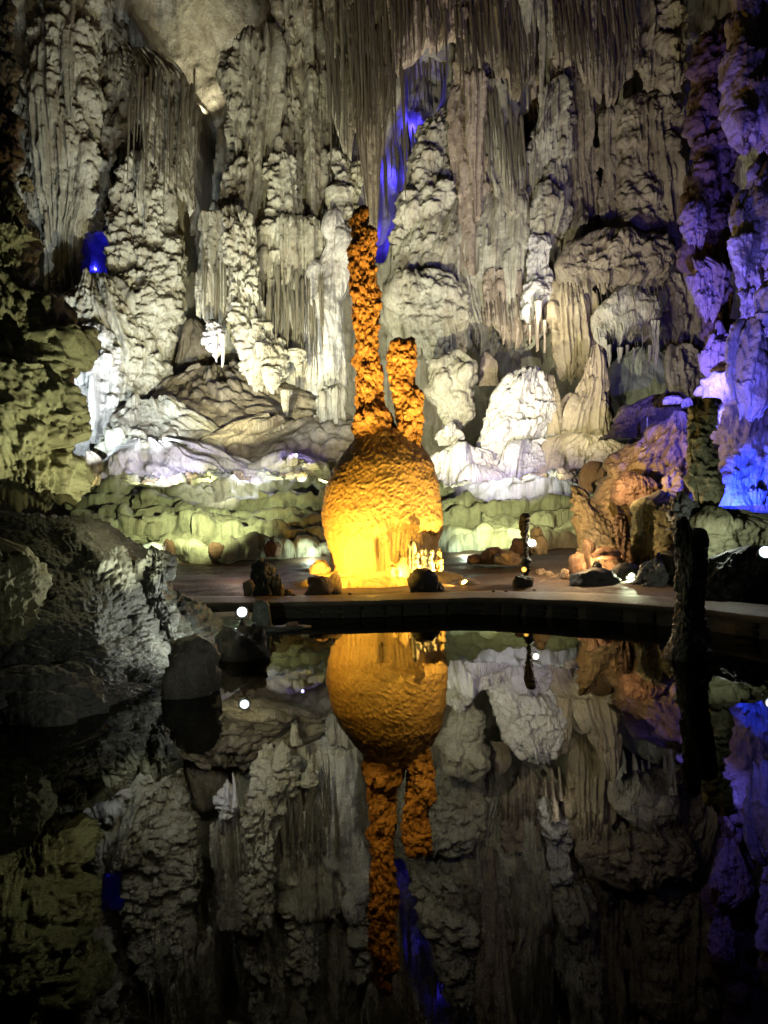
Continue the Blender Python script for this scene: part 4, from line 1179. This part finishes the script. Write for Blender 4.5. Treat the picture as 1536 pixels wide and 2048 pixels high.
formation('rock', [(935, 1330, 1365), (955, 1318, 1372), (985, 1310, 1375), (1010, 1318, 1375)], 16.8, M['ochre'], ROUGH, 'tan craggy block between the orange slope and the mottled pillar', 'rock', ds=.02, depth=.8, seed=424, scale=.6)
formation('rock', [(945, 1240, 1300), (970, 1225, 1325), (1010, 1232, 1330)], 17.0, M['brown'], ROUGH, 'dark brown rock in the shade under the orange slope', 'rock', ds=.02, depth=.8, seed=425, scale=.6)
formation('rock', [(930, 1185, 1240), (955, 1165, 1255), (985, 1165, 1260)], 19.6, M['ochre'], 'shingle', 'yellow topped flat rock at the end of the glowing dam', 'rock', ds=.024, depth=.7, seed=426, scale=.5)
formation('stalagmite', [(1028, 1236, 1246), (1055, 1231, 1248), (1080, 1234, 1250), (1110, 1233, 1252), (1150, 1230, 1256)], 15.4, M['brown'], 'shingle', 'slim ringed brown stalagmite beside the green lit rock', 'stalagmite', ds=.013, depth=1, full=True, seed=427, scale=.25)
formation('stalagmite', [(1078, 1165, 1173), (1092, 1161, 1179), (1110, 1158, 1178), (1150, 1152, 1190)], 15.3, M['brown'], 'shingle', 'short brown stalagmite with a round head before the amber spur', 'stalagmite', ds=.013, depth=1, full=True, seed=428, scale=.25)
formation('rock_pillar', [(800, 1392, 1412), (815, 1378, 1424), (840, 1370, 1422), (870, 1374, 1418), (905, 1366, 1416), (950, 1368, 1424), (985, 1378, 1422), (1020, 1386, 1412), (1060, 1380, 1420)], 13.0, M['olive'], [('fbm', .6, .5, .16), ('drape', .3, .9, .36, 1.2), ('cup', .2, 1.4, .4, 1.2), ('ridge', .2, .2, .03), ('fbm', .08, .06, .02)],
          'mottled dark pillar with pale flakes standing behind the pool stalagmite', 'rock pillar', ds=.014, depth=.9, full=True, seed=429, hem=.0)
formation('rock', [(985, 1358, 1372), (1000, 1346, 1392), (1030, 1340, 1400), (1060, 1336, 1410)], 12.9, M['slate'], ROUGH, 'dark knob at the foot of the mottled pillar', 'rock', ds=.015, depth=.9, seed=430, scale=.4)
formation('rock', [(1020, 1405, 1470), (1045, 1385, 1640), (1080, 1385, 1640), (1110, 1390, 1640), (1150, 1390, 1640)], 12.8, M['olive'], ROUGH, 'craggy greenish ledge under the blue lit rock skirt', 'rock', ds=.016, depth=.5, seed=431, scale=.6)
formation('rock', [(1095, 1430, 1640), (1120, 1400, 1640), (1160, 1380, 1640), (1215, 1370, 1640)], 11.6, M['slate'], ROUGH, 'dark blue grey rock bank behind the right end of the path', 'rock', ds=.014, depth=.4, seed=432, scale=.6)
formation('rock', [(1108, 1290, 1350), (1130, 1262, 1400), (1160, 1250, 1410), (1195, 1240, 1410)], 13.8, M['slate'], ROUGH, 'dark low rocks in shade between the glowing nook and the pool stalagmite', 'rock', ds=.015, depth=.6, seed=433, scale=.5)
# stalagmites standing in the pool at the right
formation('stalagmite', [(1034, 1363, 1373), (1048, 1357, 1380), (1100, 1354, 1386), (1160, 1353, 1389), (1220, 1350, 1392), (1265, 1342, 1400), (1300, 1328, 1412), (1335, 1314, 1426)], 8.3, M['post'], [('fbm', .6, .4, .06), ('ledge', .2, .03, .12), ('drape', .16, 1.3, .2, 1), ('fbm', .05, .05, .008)],
          'dark ringed stalagmite rising out of the pool on the right', 'stalagmite', ds=.008, depth=1, full=True, seed=440)
formation('stalagmite', [(1058, 1386, 1400), (1072, 1382, 1407), (1110, 1380, 1408), (1200, 1376, 1408), (1270, 1370, 1414), (1310, 1366, 1424), (1335, 1360, 1430)], 8.45, M['post'], [('fbm', .6, .4, .06), ('ledge', .2, .03, .12), ('drape', .16, 1.3, .2, 1), ('fbm', .05, .05, .008)],
          'second dark stalagmite leaning against the ringed one in the pool', 'stalagmite', ds=.009, depth=1, full=True, seed=441)
# thin post with the amber lamp
formation('stalagmite', [(1028, 1047, 1054), (1045, 1045, 1058), (1075, 1046, 1058), (1110, 1049, 1060), (1150, 1050, 1062), (1185, 1050, 1064)], 14.5, M['dark'], 'shingle', 'thin dark post like stalagmite standing on a dark boulder behind the path', 'stalagmite', ds=.01, depth=1, full=True, seed=442, scale=.2)

# ================================================================== LEFT FOREGROUND ROCK
LR = [('fbm', 2.2, 1.3, .5), ('drape', 1.0, 1.1, .32, 1.0), ('ledge', .6, .07, .7), ('drape', .45, 1.1, .38, 1.2), ('flute', .11, .06, 0, 1, .45), ('drape', .2, 1.1, .38, 1.1), ('ridge', .22, .14, .045), ('fbm', .09, .06, .03)]
formation('rock_wall', [(-60, -130, 22), (60, -130, 40), (150, -130, 44), (240, -130, 42), (330, -130, 38), (380, -130, 30)], 11.5, M['post'], LR, 'dark brown rock at the upper left edge of the cave', 'rock wall', ds=.02, depth=.5, seed=450, scale=.5, cap=False)
formation('overhanging_rock', [(355, -130, 30), (375, -130, 60), (420, -130, 78), (480, -130, 98), (530, -130, 92), (580, -130, 90), (625, -130, 112), (690, -130, 112), (735, -130, 100), (770, -130, 108), (830, -130, 138), (890, -130, 156), (950, -130, 160), (1005, -130, 155), (1040, -130, 130)], 9.4, M['olive'], LR,
          'massive olive lit overhanging rock filling the left foreground', 'rock', ds=.014, depth=.42, lift=.38, seed=451, hem=.25, ymin=.8)
formation('rock', [(352, 44, 62), (362, 40, 66), (375, 42, 66), (388, 48, 64)], 9.3, M['ochre'], ROUGH, 'small ochre knob on top of the overhanging rock', 'rock', ds=.012, depth=1, seed=452, scale=.2)
formation('rock', [(1092, 285, 325), (1102, 270, 342), (1125, 262, 347), (1160, 262, 347), (1195, 250, 344), (1235, 248, 350), (1290, 245, 372)], 8.9, M['slate'], [('fbm', .6, .5, .14), ('ledge', .22, .06, .2), ('cup', .2, 1.0, .32, 1.0), ('ridge', .2, .2, .03), ('fbm', .05, .05, .012)],
          'knobbed rock head with pale yellow edges right of the boulder slope', 'rock', ds=.01, depth=.8, seed=454)
formation('rock', [(1075, -130, 20), (1095, -130, 70), (1130, -130, 88), (1180, -130, 92), (1220, -130, 98), (1260, -130, 84), (1300, -130, 62), (1345, -130, 40)], 7.4, M['olive'], [('fbm', .8, .8, .16), ('ledge', .3, .07, .22), ('cup', .25, 1, .32, 1), ('ridge', .2, .16, .04), ('fbm', .06, .05, .016)],
          'layered olive rock at the left frame edge above the water', 'rock', ds=.0105, depth=.35, seed=455, hem=.15, ymin=.5)


def slope(name, rows, mat, style, label, cat, ds=.0135, seed=0, amp=1.0, lip=1.2):
    """a continuous rock surface through points (px, depth) on photo rows py, its far edge running back out of sight"""
    rng = np.random.default_rng(seed)
    m = max(len(r[1]) for r in rows)
    K = np.array([[tuple(U(px, r[0], Y)) for px, Y in r[1]] for r in rows])
    top = K[:1] + np.array([0, lip, -.25])
    K = np.concatenate([top, K])
    wid = np.linalg.norm(np.diff(K, axis=1), axis=2).sum(1).mean()
    hgt = np.linalg.norm(np.diff(K, axis=0), axis=2).sum(0).mean()
    nz, ns = int(hgt / ds), int(wid / ds)

    def up(A, n):
        t = np.linspace(0, len(A) - 1, n)
        out = np.stack([np.interp(t, np.arange(len(A)), A[..., j, k]) for j in range(A.shape[1]) for k in range(3)], -1)
        out = out.reshape(n, A.shape[1], 3)
        kk = max(1, int(n / len(A) / 3))
        for j in range(A.shape[1]):
            for k in range(3):
                out[:, j, k] = smooth1(out[:, j, k], kk)
        return out
    P = up(K, nz)
    P = up(P.transpose(1, 0, 2), ns).transpose(1, 0, 2)[::-1]
    H = relief(nz, ns, ds, rng, style) * amp
    H -= np.median(H)
    N = np.cross(np.gradient(P, axis=1), np.gradient(P, axis=0))
    N /= np.maximum(np.linalg.norm(N, axis=2, keepdims=True), 1e-9)
    N = np.where(N[..., 1:2] > .2, -N, N)
    P = P + N * H[..., None]
    return tag(grid_mesh(name, P, mat), label, cat)


slope('rock_slope', [(1036, [(-60, 9.5), (50, 9.3), (95, 9.2), (130, 9.3), (165, 9.6)]), (1062, [(-60, 9.2), (60, 9.0), (120, 8.9), (180, 9.1), (225, 9.6)]), (1110, [(-60, 8.6), (100, 8.4), (180, 8.5), (240, 8.9), (300, 9.6)]), (1180, [(-60, 8.1), (100, 7.9), (200, 8.0), (280, 8.5), (350, 9.6)]),
                     (1250, [(-60, 7.6), (100, 7.4), (200, 7.5), (300, 8.2), (385, 9.7)]), (1310, [(-60, 7.2), (90, 7.05), (210, 7.25), (320, 7.9), (420, 9.3)]), (1365, [(-60, 6.9), (90, 6.85), (210, 7.0), (310, 7.5), (400, 8.6)]), (1410, [(-60, 6.55), (90, 6.6), (200, 6.75), (300, 7.2), (390, 8.1)]), (1470, [(-60, 6.2), (90, 6.3), (200, 6.45), (300, 6.9), (390, 7.8)])],
      M['slate'], [('fbm', 1.3, 1.0, .14), ('dome', .8, .7, .12, .6), ('ledge', .5, .02, .4), ('drape', .16, .45, .14, .8), ('drape', .07, .5, .22, 1.2), ('fbm', .06, .06, .012)],
      'big wet grey rock slope running down to the water at the left of the pool', 'rock', seed=453)
slope('rock_tongue', [(1188, [(335, 10.6), (345, 10.6), (352, 10.7), (362, 10.9)]), (1215, [(320, 10.3), (350, 10.3), (375, 10.5), (392, 10.9)]), (1250, [(310, 9.9), (355, 9.9), (400, 10.2), (432, 10.8)]), (1285, [(300, 9.4), (350, 9.4), (405, 9.8), (447, 10.5)]), (1320, [(300, 9.0), (350, 9.0), (405, 9.4), (455, 10.1)]), (1360, [(300, 8.6), (350, 8.6), (405, 9.0), (455, 9.7)])],
      M['slate'], [('fbm', .8, .8, .08), ('diag', .3, .05, -.8), ('dome', .2, .7, .2, .8), ('fbm', .06, .05, .014)], 'wet rock tongue sloping down to the pool beside the left spotlight', 'rock', seed=456)
slope('flowstone', [(1188, [(338, 11.6), (352, 11.6), (362, 11.7), (372, 11.9)]), (1215, [(345, 11.3), (372, 11.3), (395, 11.5), (412, 11.8)]), (1245, [(350, 11.0), (390, 11.0), (425, 11.2), (448, 11.6)]), (1275, [(350, 10.7), (400, 10.7), (440, 10.9), (468, 11.3)])],
      M['jade'], [('fbm', .8, .8, .06), ('diag', .16, .03, -.8), ('fbm', .06, .06, .01)], 'pale streaked flowstone tongue behind the wet rock tongue', 'flowstone', seed=457)
slope('flowstone', [(1330, [(-60, 6.9), (60, 6.8), (110, 6.8), (160, 6.9)]), (1355, [(-60, 6.7), (60, 6.55), (140, 6.6), (200, 6.8)]), (1385, [(-60, 6.5), (60, 6.35), (150, 6.4), (222, 6.65)]), (1420, [(-60, 6.3), (60, 6.2), (150, 6.25), (225, 6.5)]), (1460, [(-60, 6.1), (60, 6.05), (150, 6.1), (225, 6.3)])],
      M['slate'], [('fbm', .8, .7, .10), ('dome', .5, .8, .22, .8), ('flute', .07, .012, 0, 1, .5), ('fbm', .06, .05, .008)], 'smooth wet grey flowstone hump at the water edge, lower left', 'flowstone', seed=458)

# ================================================================== LOOSE STONES
def ico_rock(name, loc, size, mat, seed, label, cat='rock', group=None, facets=9, nz=.06, sub=4, rot=0.0, cut=.72):
    bm = bmesh.new()
    bmesh.ops.create_icosphere(bm, subdivisions=sub, radius=1)
    r = np.random.default_rng(seed)
    V = np.array([v.co[:] for v in bm.verts])
    V = np.sign(V) * np.abs(V) ** .72
    V *= np.array([1, 1, 1])
    U0 = V.copy()
    n = r.normal(size=(facets, 3))
    n /= np.linalg.norm(n, axis=1)[:, None]
    d = r.uniform(cut, .98, facets)
    dots = V @ n.T
    rad = np.min(np.where(dots > .05, d[None, :] / np.maximum(dots, .05), 9), axis=1)
    rad = np.minimum(rad, 1.0)
    for k in range(34):
        f = r.normal(size=3) * (2.2 + k * .8)
        rad = rad + nz / (1 + k * .22) * np.sin(V @ f + r.uniform(0, 6))
    V = V * rad[:, None]
    V[:, 2] = np.maximum(V[:, 2], -.62)
    V[:, 2] += .60
    V = V * np.array([size[0] / 2, size[1] / 2, size[2] / 1.5])
    for v, c in zip(bm.verts, V):
        v.co = c
    o = bm_obj(name, bm, mat, loc=loc, smooth=True)
    o.rotation_euler = (0, 0, rot)
    return tag(o, label, cat, group)


def rock_at(px, pyb, w, h, Y, mat, seed, label, dz=None, name='rock', dep=.8, **k):
    p = U(px, pyb, Y)
    s = Y / F
    if dz == 'ground':
        p.z = gz(p.x, p.y) - .03
    return ico_rock(name, p, (w * s, w * s * dep, h * s), mat, seed, label, **k)


M['clay'] = rock_mat('reddish_brown_stone', (.24, .14, .09), (.18, .10, .065), (.11, .065, .045), sc=1.5, fine=30)
M['tan'] = rock_mat('tan_stone', (.40, .30, .20), (.30, .21, .14), (.18, .11, .07), sc=1.5, fine=30)
RK = [
    # px, base py, w, h, Y, material, label
    (435, 1116, 34, 30, 19.2, 'clay', 'square brown stone before the lowest rimstone step, middle of three'),
    (546, 1113, 34, 28, 19.2, 'clay', 'brown stone before the lowest rimstone step, nearest the egg'),
    (338, 1118, 26, 36, 19.2, 'clay', 'reddish stone peeping out behind the knobbed left rock'),
    (500, 1192, 32, 32, 14.75, 'tan', 'pale squat stone left of the dark upright rock'),
    (556, 1196, 26, 44, 14.5, 'tan', 'pale upright stone leaning on the dark upright rock'),
    (576, 1196, 18, 16, 14.6, 'tan', 'tiny pale stone right of the leaning upright stone'),
    (640, 1190, 54, 38, 14.45, 'clay', 'dark humped stone hiding an amber lamp left of the egg'),
    (672, 1188, 26, 42, 14.6, 'tan', 'pale upright stone beside the dark humped stone'),
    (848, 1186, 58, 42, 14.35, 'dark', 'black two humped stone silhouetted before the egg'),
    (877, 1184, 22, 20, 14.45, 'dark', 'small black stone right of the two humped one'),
    (937, 1180, 40, 22, 14.9, 'tan', 'flat amber lit stone right of the two black stones'),
    (640, 1148, 42, 26, 15.9, 'tan', 'rounded amber boulder touching the left foot of the egg'),
    (986, 1128, 42, 30, 17.2, 'clay', 'brown boulder right of the egg, largest of its heap'),
    (1015, 1130, 50, 28, 16.8, 'tan', 'jagged tan rock in the heap right of the egg'),
    (952, 1128, 36, 18, 17.4, 'clay', 'flat reddish stone nearest the egg in the right heap'),
    (1040, 1112, 46, 34, 17.4, 'clay', 'reddish block behind the thin dark post'),
    (1078, 1108, 34, 34, 17.0, 'ochre', 'pale yellow stone behind the glaring lamp at the thin post'),
    (1074, 1080, 24, 26, 17.1, 'ochre', 'small yellow stone perched above the glaring lamp'),
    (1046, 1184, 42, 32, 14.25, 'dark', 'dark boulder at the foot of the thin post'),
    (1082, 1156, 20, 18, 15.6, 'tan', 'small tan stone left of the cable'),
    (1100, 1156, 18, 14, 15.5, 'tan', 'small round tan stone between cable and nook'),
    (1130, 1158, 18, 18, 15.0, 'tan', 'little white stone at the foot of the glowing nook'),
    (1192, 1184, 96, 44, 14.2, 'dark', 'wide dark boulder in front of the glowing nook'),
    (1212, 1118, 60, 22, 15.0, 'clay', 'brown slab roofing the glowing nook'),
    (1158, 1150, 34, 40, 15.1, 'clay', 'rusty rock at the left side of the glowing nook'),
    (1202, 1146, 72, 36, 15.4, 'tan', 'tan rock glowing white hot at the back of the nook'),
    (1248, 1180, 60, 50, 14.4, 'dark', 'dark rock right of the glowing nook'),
    (1345, 808, 34, 16, 18.6, 'white', 'bright white flake at the top of the orange slope'),
    (1412, 790, 40, 18, 17.6, 'white', 'bright white ledge stone above the mottled pillar'),
    (1375, 815, 22, 20, 18.4, 'pale', 'small blue lit stone between the two bright flakes'),
    (560, 935, 30, 16, 26.2, 'pale', 'flat pale stone left of the violet lamp'),
    (585, 932, 22, 22, 25.9, 'pale', 'pale block carrying the violet lamp'),
    (622, 940, 36, 16, 25.9, 'pale', 'flat pale stone right of the violet lamp'),
]
for i, (px, pb, w, h, Y, mt, lab) in enumerate(RK):
    rock_at(px, pb, w, h, Y, M[mt], 500 + i, lab, sub=4, facets=10 if mt in ('clay', 'tan', 'dark') else 7, nz=.05)
# bright lumps glowing along the rimstone lips
rg = random.Random(12)
LIPS = [(x, 975 - (x - 160) * .018, 25.6) for x in range(160, 650, 17)] + [(x, 988 - (x - 890) * .10, 24.0) for x in range(892, 1150, 15)]
nm = ['first', 'second', 'third', 'fourth', 'fifth', 'sixth', 'seventh', 'eighth', 'ninth', 'tenth', 'eleventh', 'twelfth', 'thirteenth', 'fourteenth', 'fifteenth', 'sixteenth', 'seventeenth', 'eighteenth', 'nineteenth', 'twentieth',
      'twenty first', 'twenty second', 'twenty third', 'twenty fourth', 'twenty fifth', 'twenty sixth', 'twenty seventh', 'twenty eighth', 'twenty ninth', 'thirtieth']
nl = sum(1 for q in LIPS if q[0] < 700)
for i, (px, py, Y) in enumerate(LIPS):
    k = i if i < nl else i - nl
    side = 'left' if i < nl else 'right'
    rock_at(px + rg.uniform(-5, 5), py + rg.uniform(6, 12), rg.uniform(22, 50), rg.uniform(16, 36), Y + rg.uniform(-.3, .3), M['jade'] if rg.random() < .6 else M['ochre'], 600 + i,
            f'glowing yellow lump, {nm[k]} from the left along the lip of the {side} rimstone dam', group='glowing lumps along the rimstone lips', sub=4, facets=5, nz=.10)
# stones in and at the pool
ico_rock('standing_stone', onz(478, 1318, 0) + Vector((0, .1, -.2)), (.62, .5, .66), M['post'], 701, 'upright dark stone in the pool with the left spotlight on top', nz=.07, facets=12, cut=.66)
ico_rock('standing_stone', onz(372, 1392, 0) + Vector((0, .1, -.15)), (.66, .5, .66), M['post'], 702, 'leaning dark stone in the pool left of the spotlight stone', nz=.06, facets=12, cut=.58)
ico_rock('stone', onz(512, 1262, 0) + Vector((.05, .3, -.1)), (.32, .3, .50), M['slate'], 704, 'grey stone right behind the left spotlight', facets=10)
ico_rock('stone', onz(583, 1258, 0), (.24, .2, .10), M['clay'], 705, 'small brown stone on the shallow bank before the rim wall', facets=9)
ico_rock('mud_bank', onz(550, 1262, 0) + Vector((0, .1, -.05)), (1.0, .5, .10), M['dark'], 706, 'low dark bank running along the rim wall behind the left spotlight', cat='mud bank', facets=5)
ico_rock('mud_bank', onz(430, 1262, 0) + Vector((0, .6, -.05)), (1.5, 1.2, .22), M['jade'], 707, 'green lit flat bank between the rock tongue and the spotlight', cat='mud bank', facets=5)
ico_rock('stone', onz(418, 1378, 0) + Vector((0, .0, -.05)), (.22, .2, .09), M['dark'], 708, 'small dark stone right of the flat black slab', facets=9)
# the dark upright rock (two lobes) on the path edge
formation('rock', [(1118, 520, 536), (1128, 508, 546), (1150, 504, 548), (1170, 508, 542), (1195, 502, 552)], 14.45, M['dark'], [('fbm', .4, .4, .08), ('dome', .22, .9, .35, 1.2), ('fbm', .06, .06, .012)], 'dark upright lumpy rock at the back edge of the path', 'rock', ds=.011, depth=.9, full=True, seed=720)


# ================================================================== LAMPS, CABLE, RAIL
def floodlight(name, p, target, col, strength, size, label, group='spotlights'):
    root = empty(name, p)
    q = (Vector(target) - Vector(p)).to_track_quat('Y', 'Z')
    root.rotation_mode = 'QUATERNION'
    root.rotation_quaternion = q
    tag(root, label, 'spotlight', group)
    s = size
    bm = bmesh.new()
    bmesh.ops.create_cone(bm, cap_ends=True, segments=28, radius1=s * .5, radius2=s * .42, depth=s * .55, matrix=Matrix.Translation((0, -s * .30, 0)) @ Matrix.Rotation(R(90), 4, 'X'))
    bmesh.ops.create_cone(bm, cap_ends=True, segments=28, radius1=s * .36, radius2=s * .28, depth=s * .22, matrix=Matrix.Translation((0, -s * .68, 0)) @ Matrix.Rotation(R(90), 4, 'X'))
    bm_obj('housing', bm, M['metal'], root)
    bm = bmesh.new()
    for k in range(28):
        a0, a1 = k / 28 * 2 * math.pi, (k + 1) / 28 * 2 * math.pi
        vs = [bm.verts.new((math.cos(a) * r, y, math.sin(a) * r)) for a, r, y in ((a0, s * .47, .0), (a1, s * .47, .0), (a1, s * .54, .03 * s), (a0, s * .54, .03 * s))]
        bm.faces.new(vs)
        vs2 = [bm.verts.new((math.cos(a) * r, y, math.sin(a) * r)) for a, r, y in ((a0, s * .54, .03 * s), (a1, s * .54, .03 * s), (a1, s * .54, -.12 * s), (a0, s * .54, -.12 * s))]
        bm.faces.new(vs2)
    bm_obj('bezel', bm, M['steel'], root)
    bm = bmesh.new()
    bmesh.ops.create_cone(bm, cap_ends=True, segments=28, radius1=s * .46, radius2=s * .40, depth=s * .06, matrix=Matrix.Translation((0, s * .01, 0)) @ Matrix.Rotation(R(-90), 4, 'X'))
    bm_obj('lens', bm, glow('lamp_glow', col, strength, s), root)
    bm = bmesh.new()
    for sx in (-1, 1):
        bmesh.ops.create_cube(bm, size=1, matrix=Matrix.Translation((sx * s * .57, -s * .25, -s * .3)) @ Matrix.Diagonal((s * .05, s * .16, s * .7, 1)))
    bmesh.ops.create_cube(bm, size=1, matrix=Matrix.Translation((0, -s * .25, -s * .64)) @ Matrix.Diagonal((s * 1.19, s * .16, s * .05, 1)))
    bm_obj('bracket', bm, M['metal'], root)
    return root


CAMP = Vector((0, 0, CAMZ))
floodlight('spotlight', U(484, 1224, 9.05), CAMP + Vector((-1, 0, .2)), (.85, .97, 1.0), 60, .14, 'glaring white spotlight on the upright dark stone in the pool')
floodlight('spotlight', U(1531, 1104, 10.2), CAMP + Vector((.6, 0, 0)), (.75, .93, 1.0), 60, .18, 'glaring white spotlight at the far right frame edge')
floodlight('spotlight', U(1064, 1086, 14.7), CAMP + Vector((2.0, 0, .5)), (1.0, 1.0, .85), 60, .14, 'glaring white spotlight beside the thin dark post')
floodlight('spotlight', U(592, 911, 25.6), U(560, 930, 24), (.35, .32, 1.0), 30, .15, 'small violet spotlight on the pale block above the left dam')
floodlight('spotlight', U(1048, 1139, 14.35), CAMP, (1.0, .50, .06), 5, .12, 'small amber lamp fixed low on the thin dark post')
floodlight('spotlight', U(1195, 1131, 14.75), U(1215, 1110, 15.1), (1.0, .72, .38), 12, .18, 'orange white lamp burning inside the glowing nook')


def tube(name, pts, rad, mat, label=None, cat=None, parent=None):
    bm = bmesh.new()
    rings = []
    for i, p in enumerate(pts):
        p = Vector(p)
        d = (Vector(pts[min(i + 1, len(pts) - 1)]) - Vector(pts[max(i - 1, 0)])).normalized()
        a = d.orthogonal().normalized()
        b = d.cross(a)
        rings.append([bm.verts.new(p + rad * (a * math.cos(t) + b * math.sin(t))) for t in [k * math.pi / 3 for k in range(6)]])
    for r0, r1 in zip(rings[:-1], rings[1:]):
        for k in range(6):
            bm.faces.new((r0[k], r0[(k + 1) % 6], r1[(k + 1) % 6], r1[k]))
    o = bm_obj(name, bm, mat, parent, smooth=True)
    if label:
        tag(o, label, cat)
    return o


def on_ground(px, py, Y, lift=.02):
    p = U(px, py, Y)
    return Vector((p.x, p.y, gz(p.x, p.y) + lift))


cp = [on_ground(1078 + 40 * t, 1176 - 22 * t, 14.7 + .9 * t) + Vector((0, .06 * math.sin(t * 6), 0)) for t in np.linspace(0, 1.3, 14)]
tube('cable', [tuple(p) for p in cp], .022, M['tan'], 'pale cable snaking over the ground by the glowing nook', 'cable')
pp = [U(1296, 868, 19.5), U(1295, 836, 19.5)]
tube('post', [tuple(p) for p in pp], .03, M['steel'], 'thin pale post at the top of the orange slope', 'post')
tube('handrail', [tuple(U(*q)) for q in ((1226, 922, 20.5), (1250, 905, 20.3), (1275, 892, 20.1), (1294, 884, 19.9))], .035, M['steel'], 'grey rail climbing beside the orange slope', 'handrail')
# specks of litter and coins on the rim wall foot are too small to build; a few pale pebbles on the path edge
for i, (px, py, Y) in enumerate(((1065, 1180, 14.3), (985, 1183, 14.2), (1010, 1183, 14.2), (700, 1188, 14.3), (590, 1190, 14.5))):
    q = onz(px, py, .29)
    ico_rock('pebble', q + Vector((0, -.15, 0)), (.07, .06, .04), M['tan'], 800 + i, ['pale pebble on the path right of the thin post', 'pale pebble on the path below the right heap', 'pale pebble just left of the thin post boulder', 'pale pebble on the path below the egg', 'pale pebble on the path right of the dark upright rock'][i], cat='pebble', sub=2)
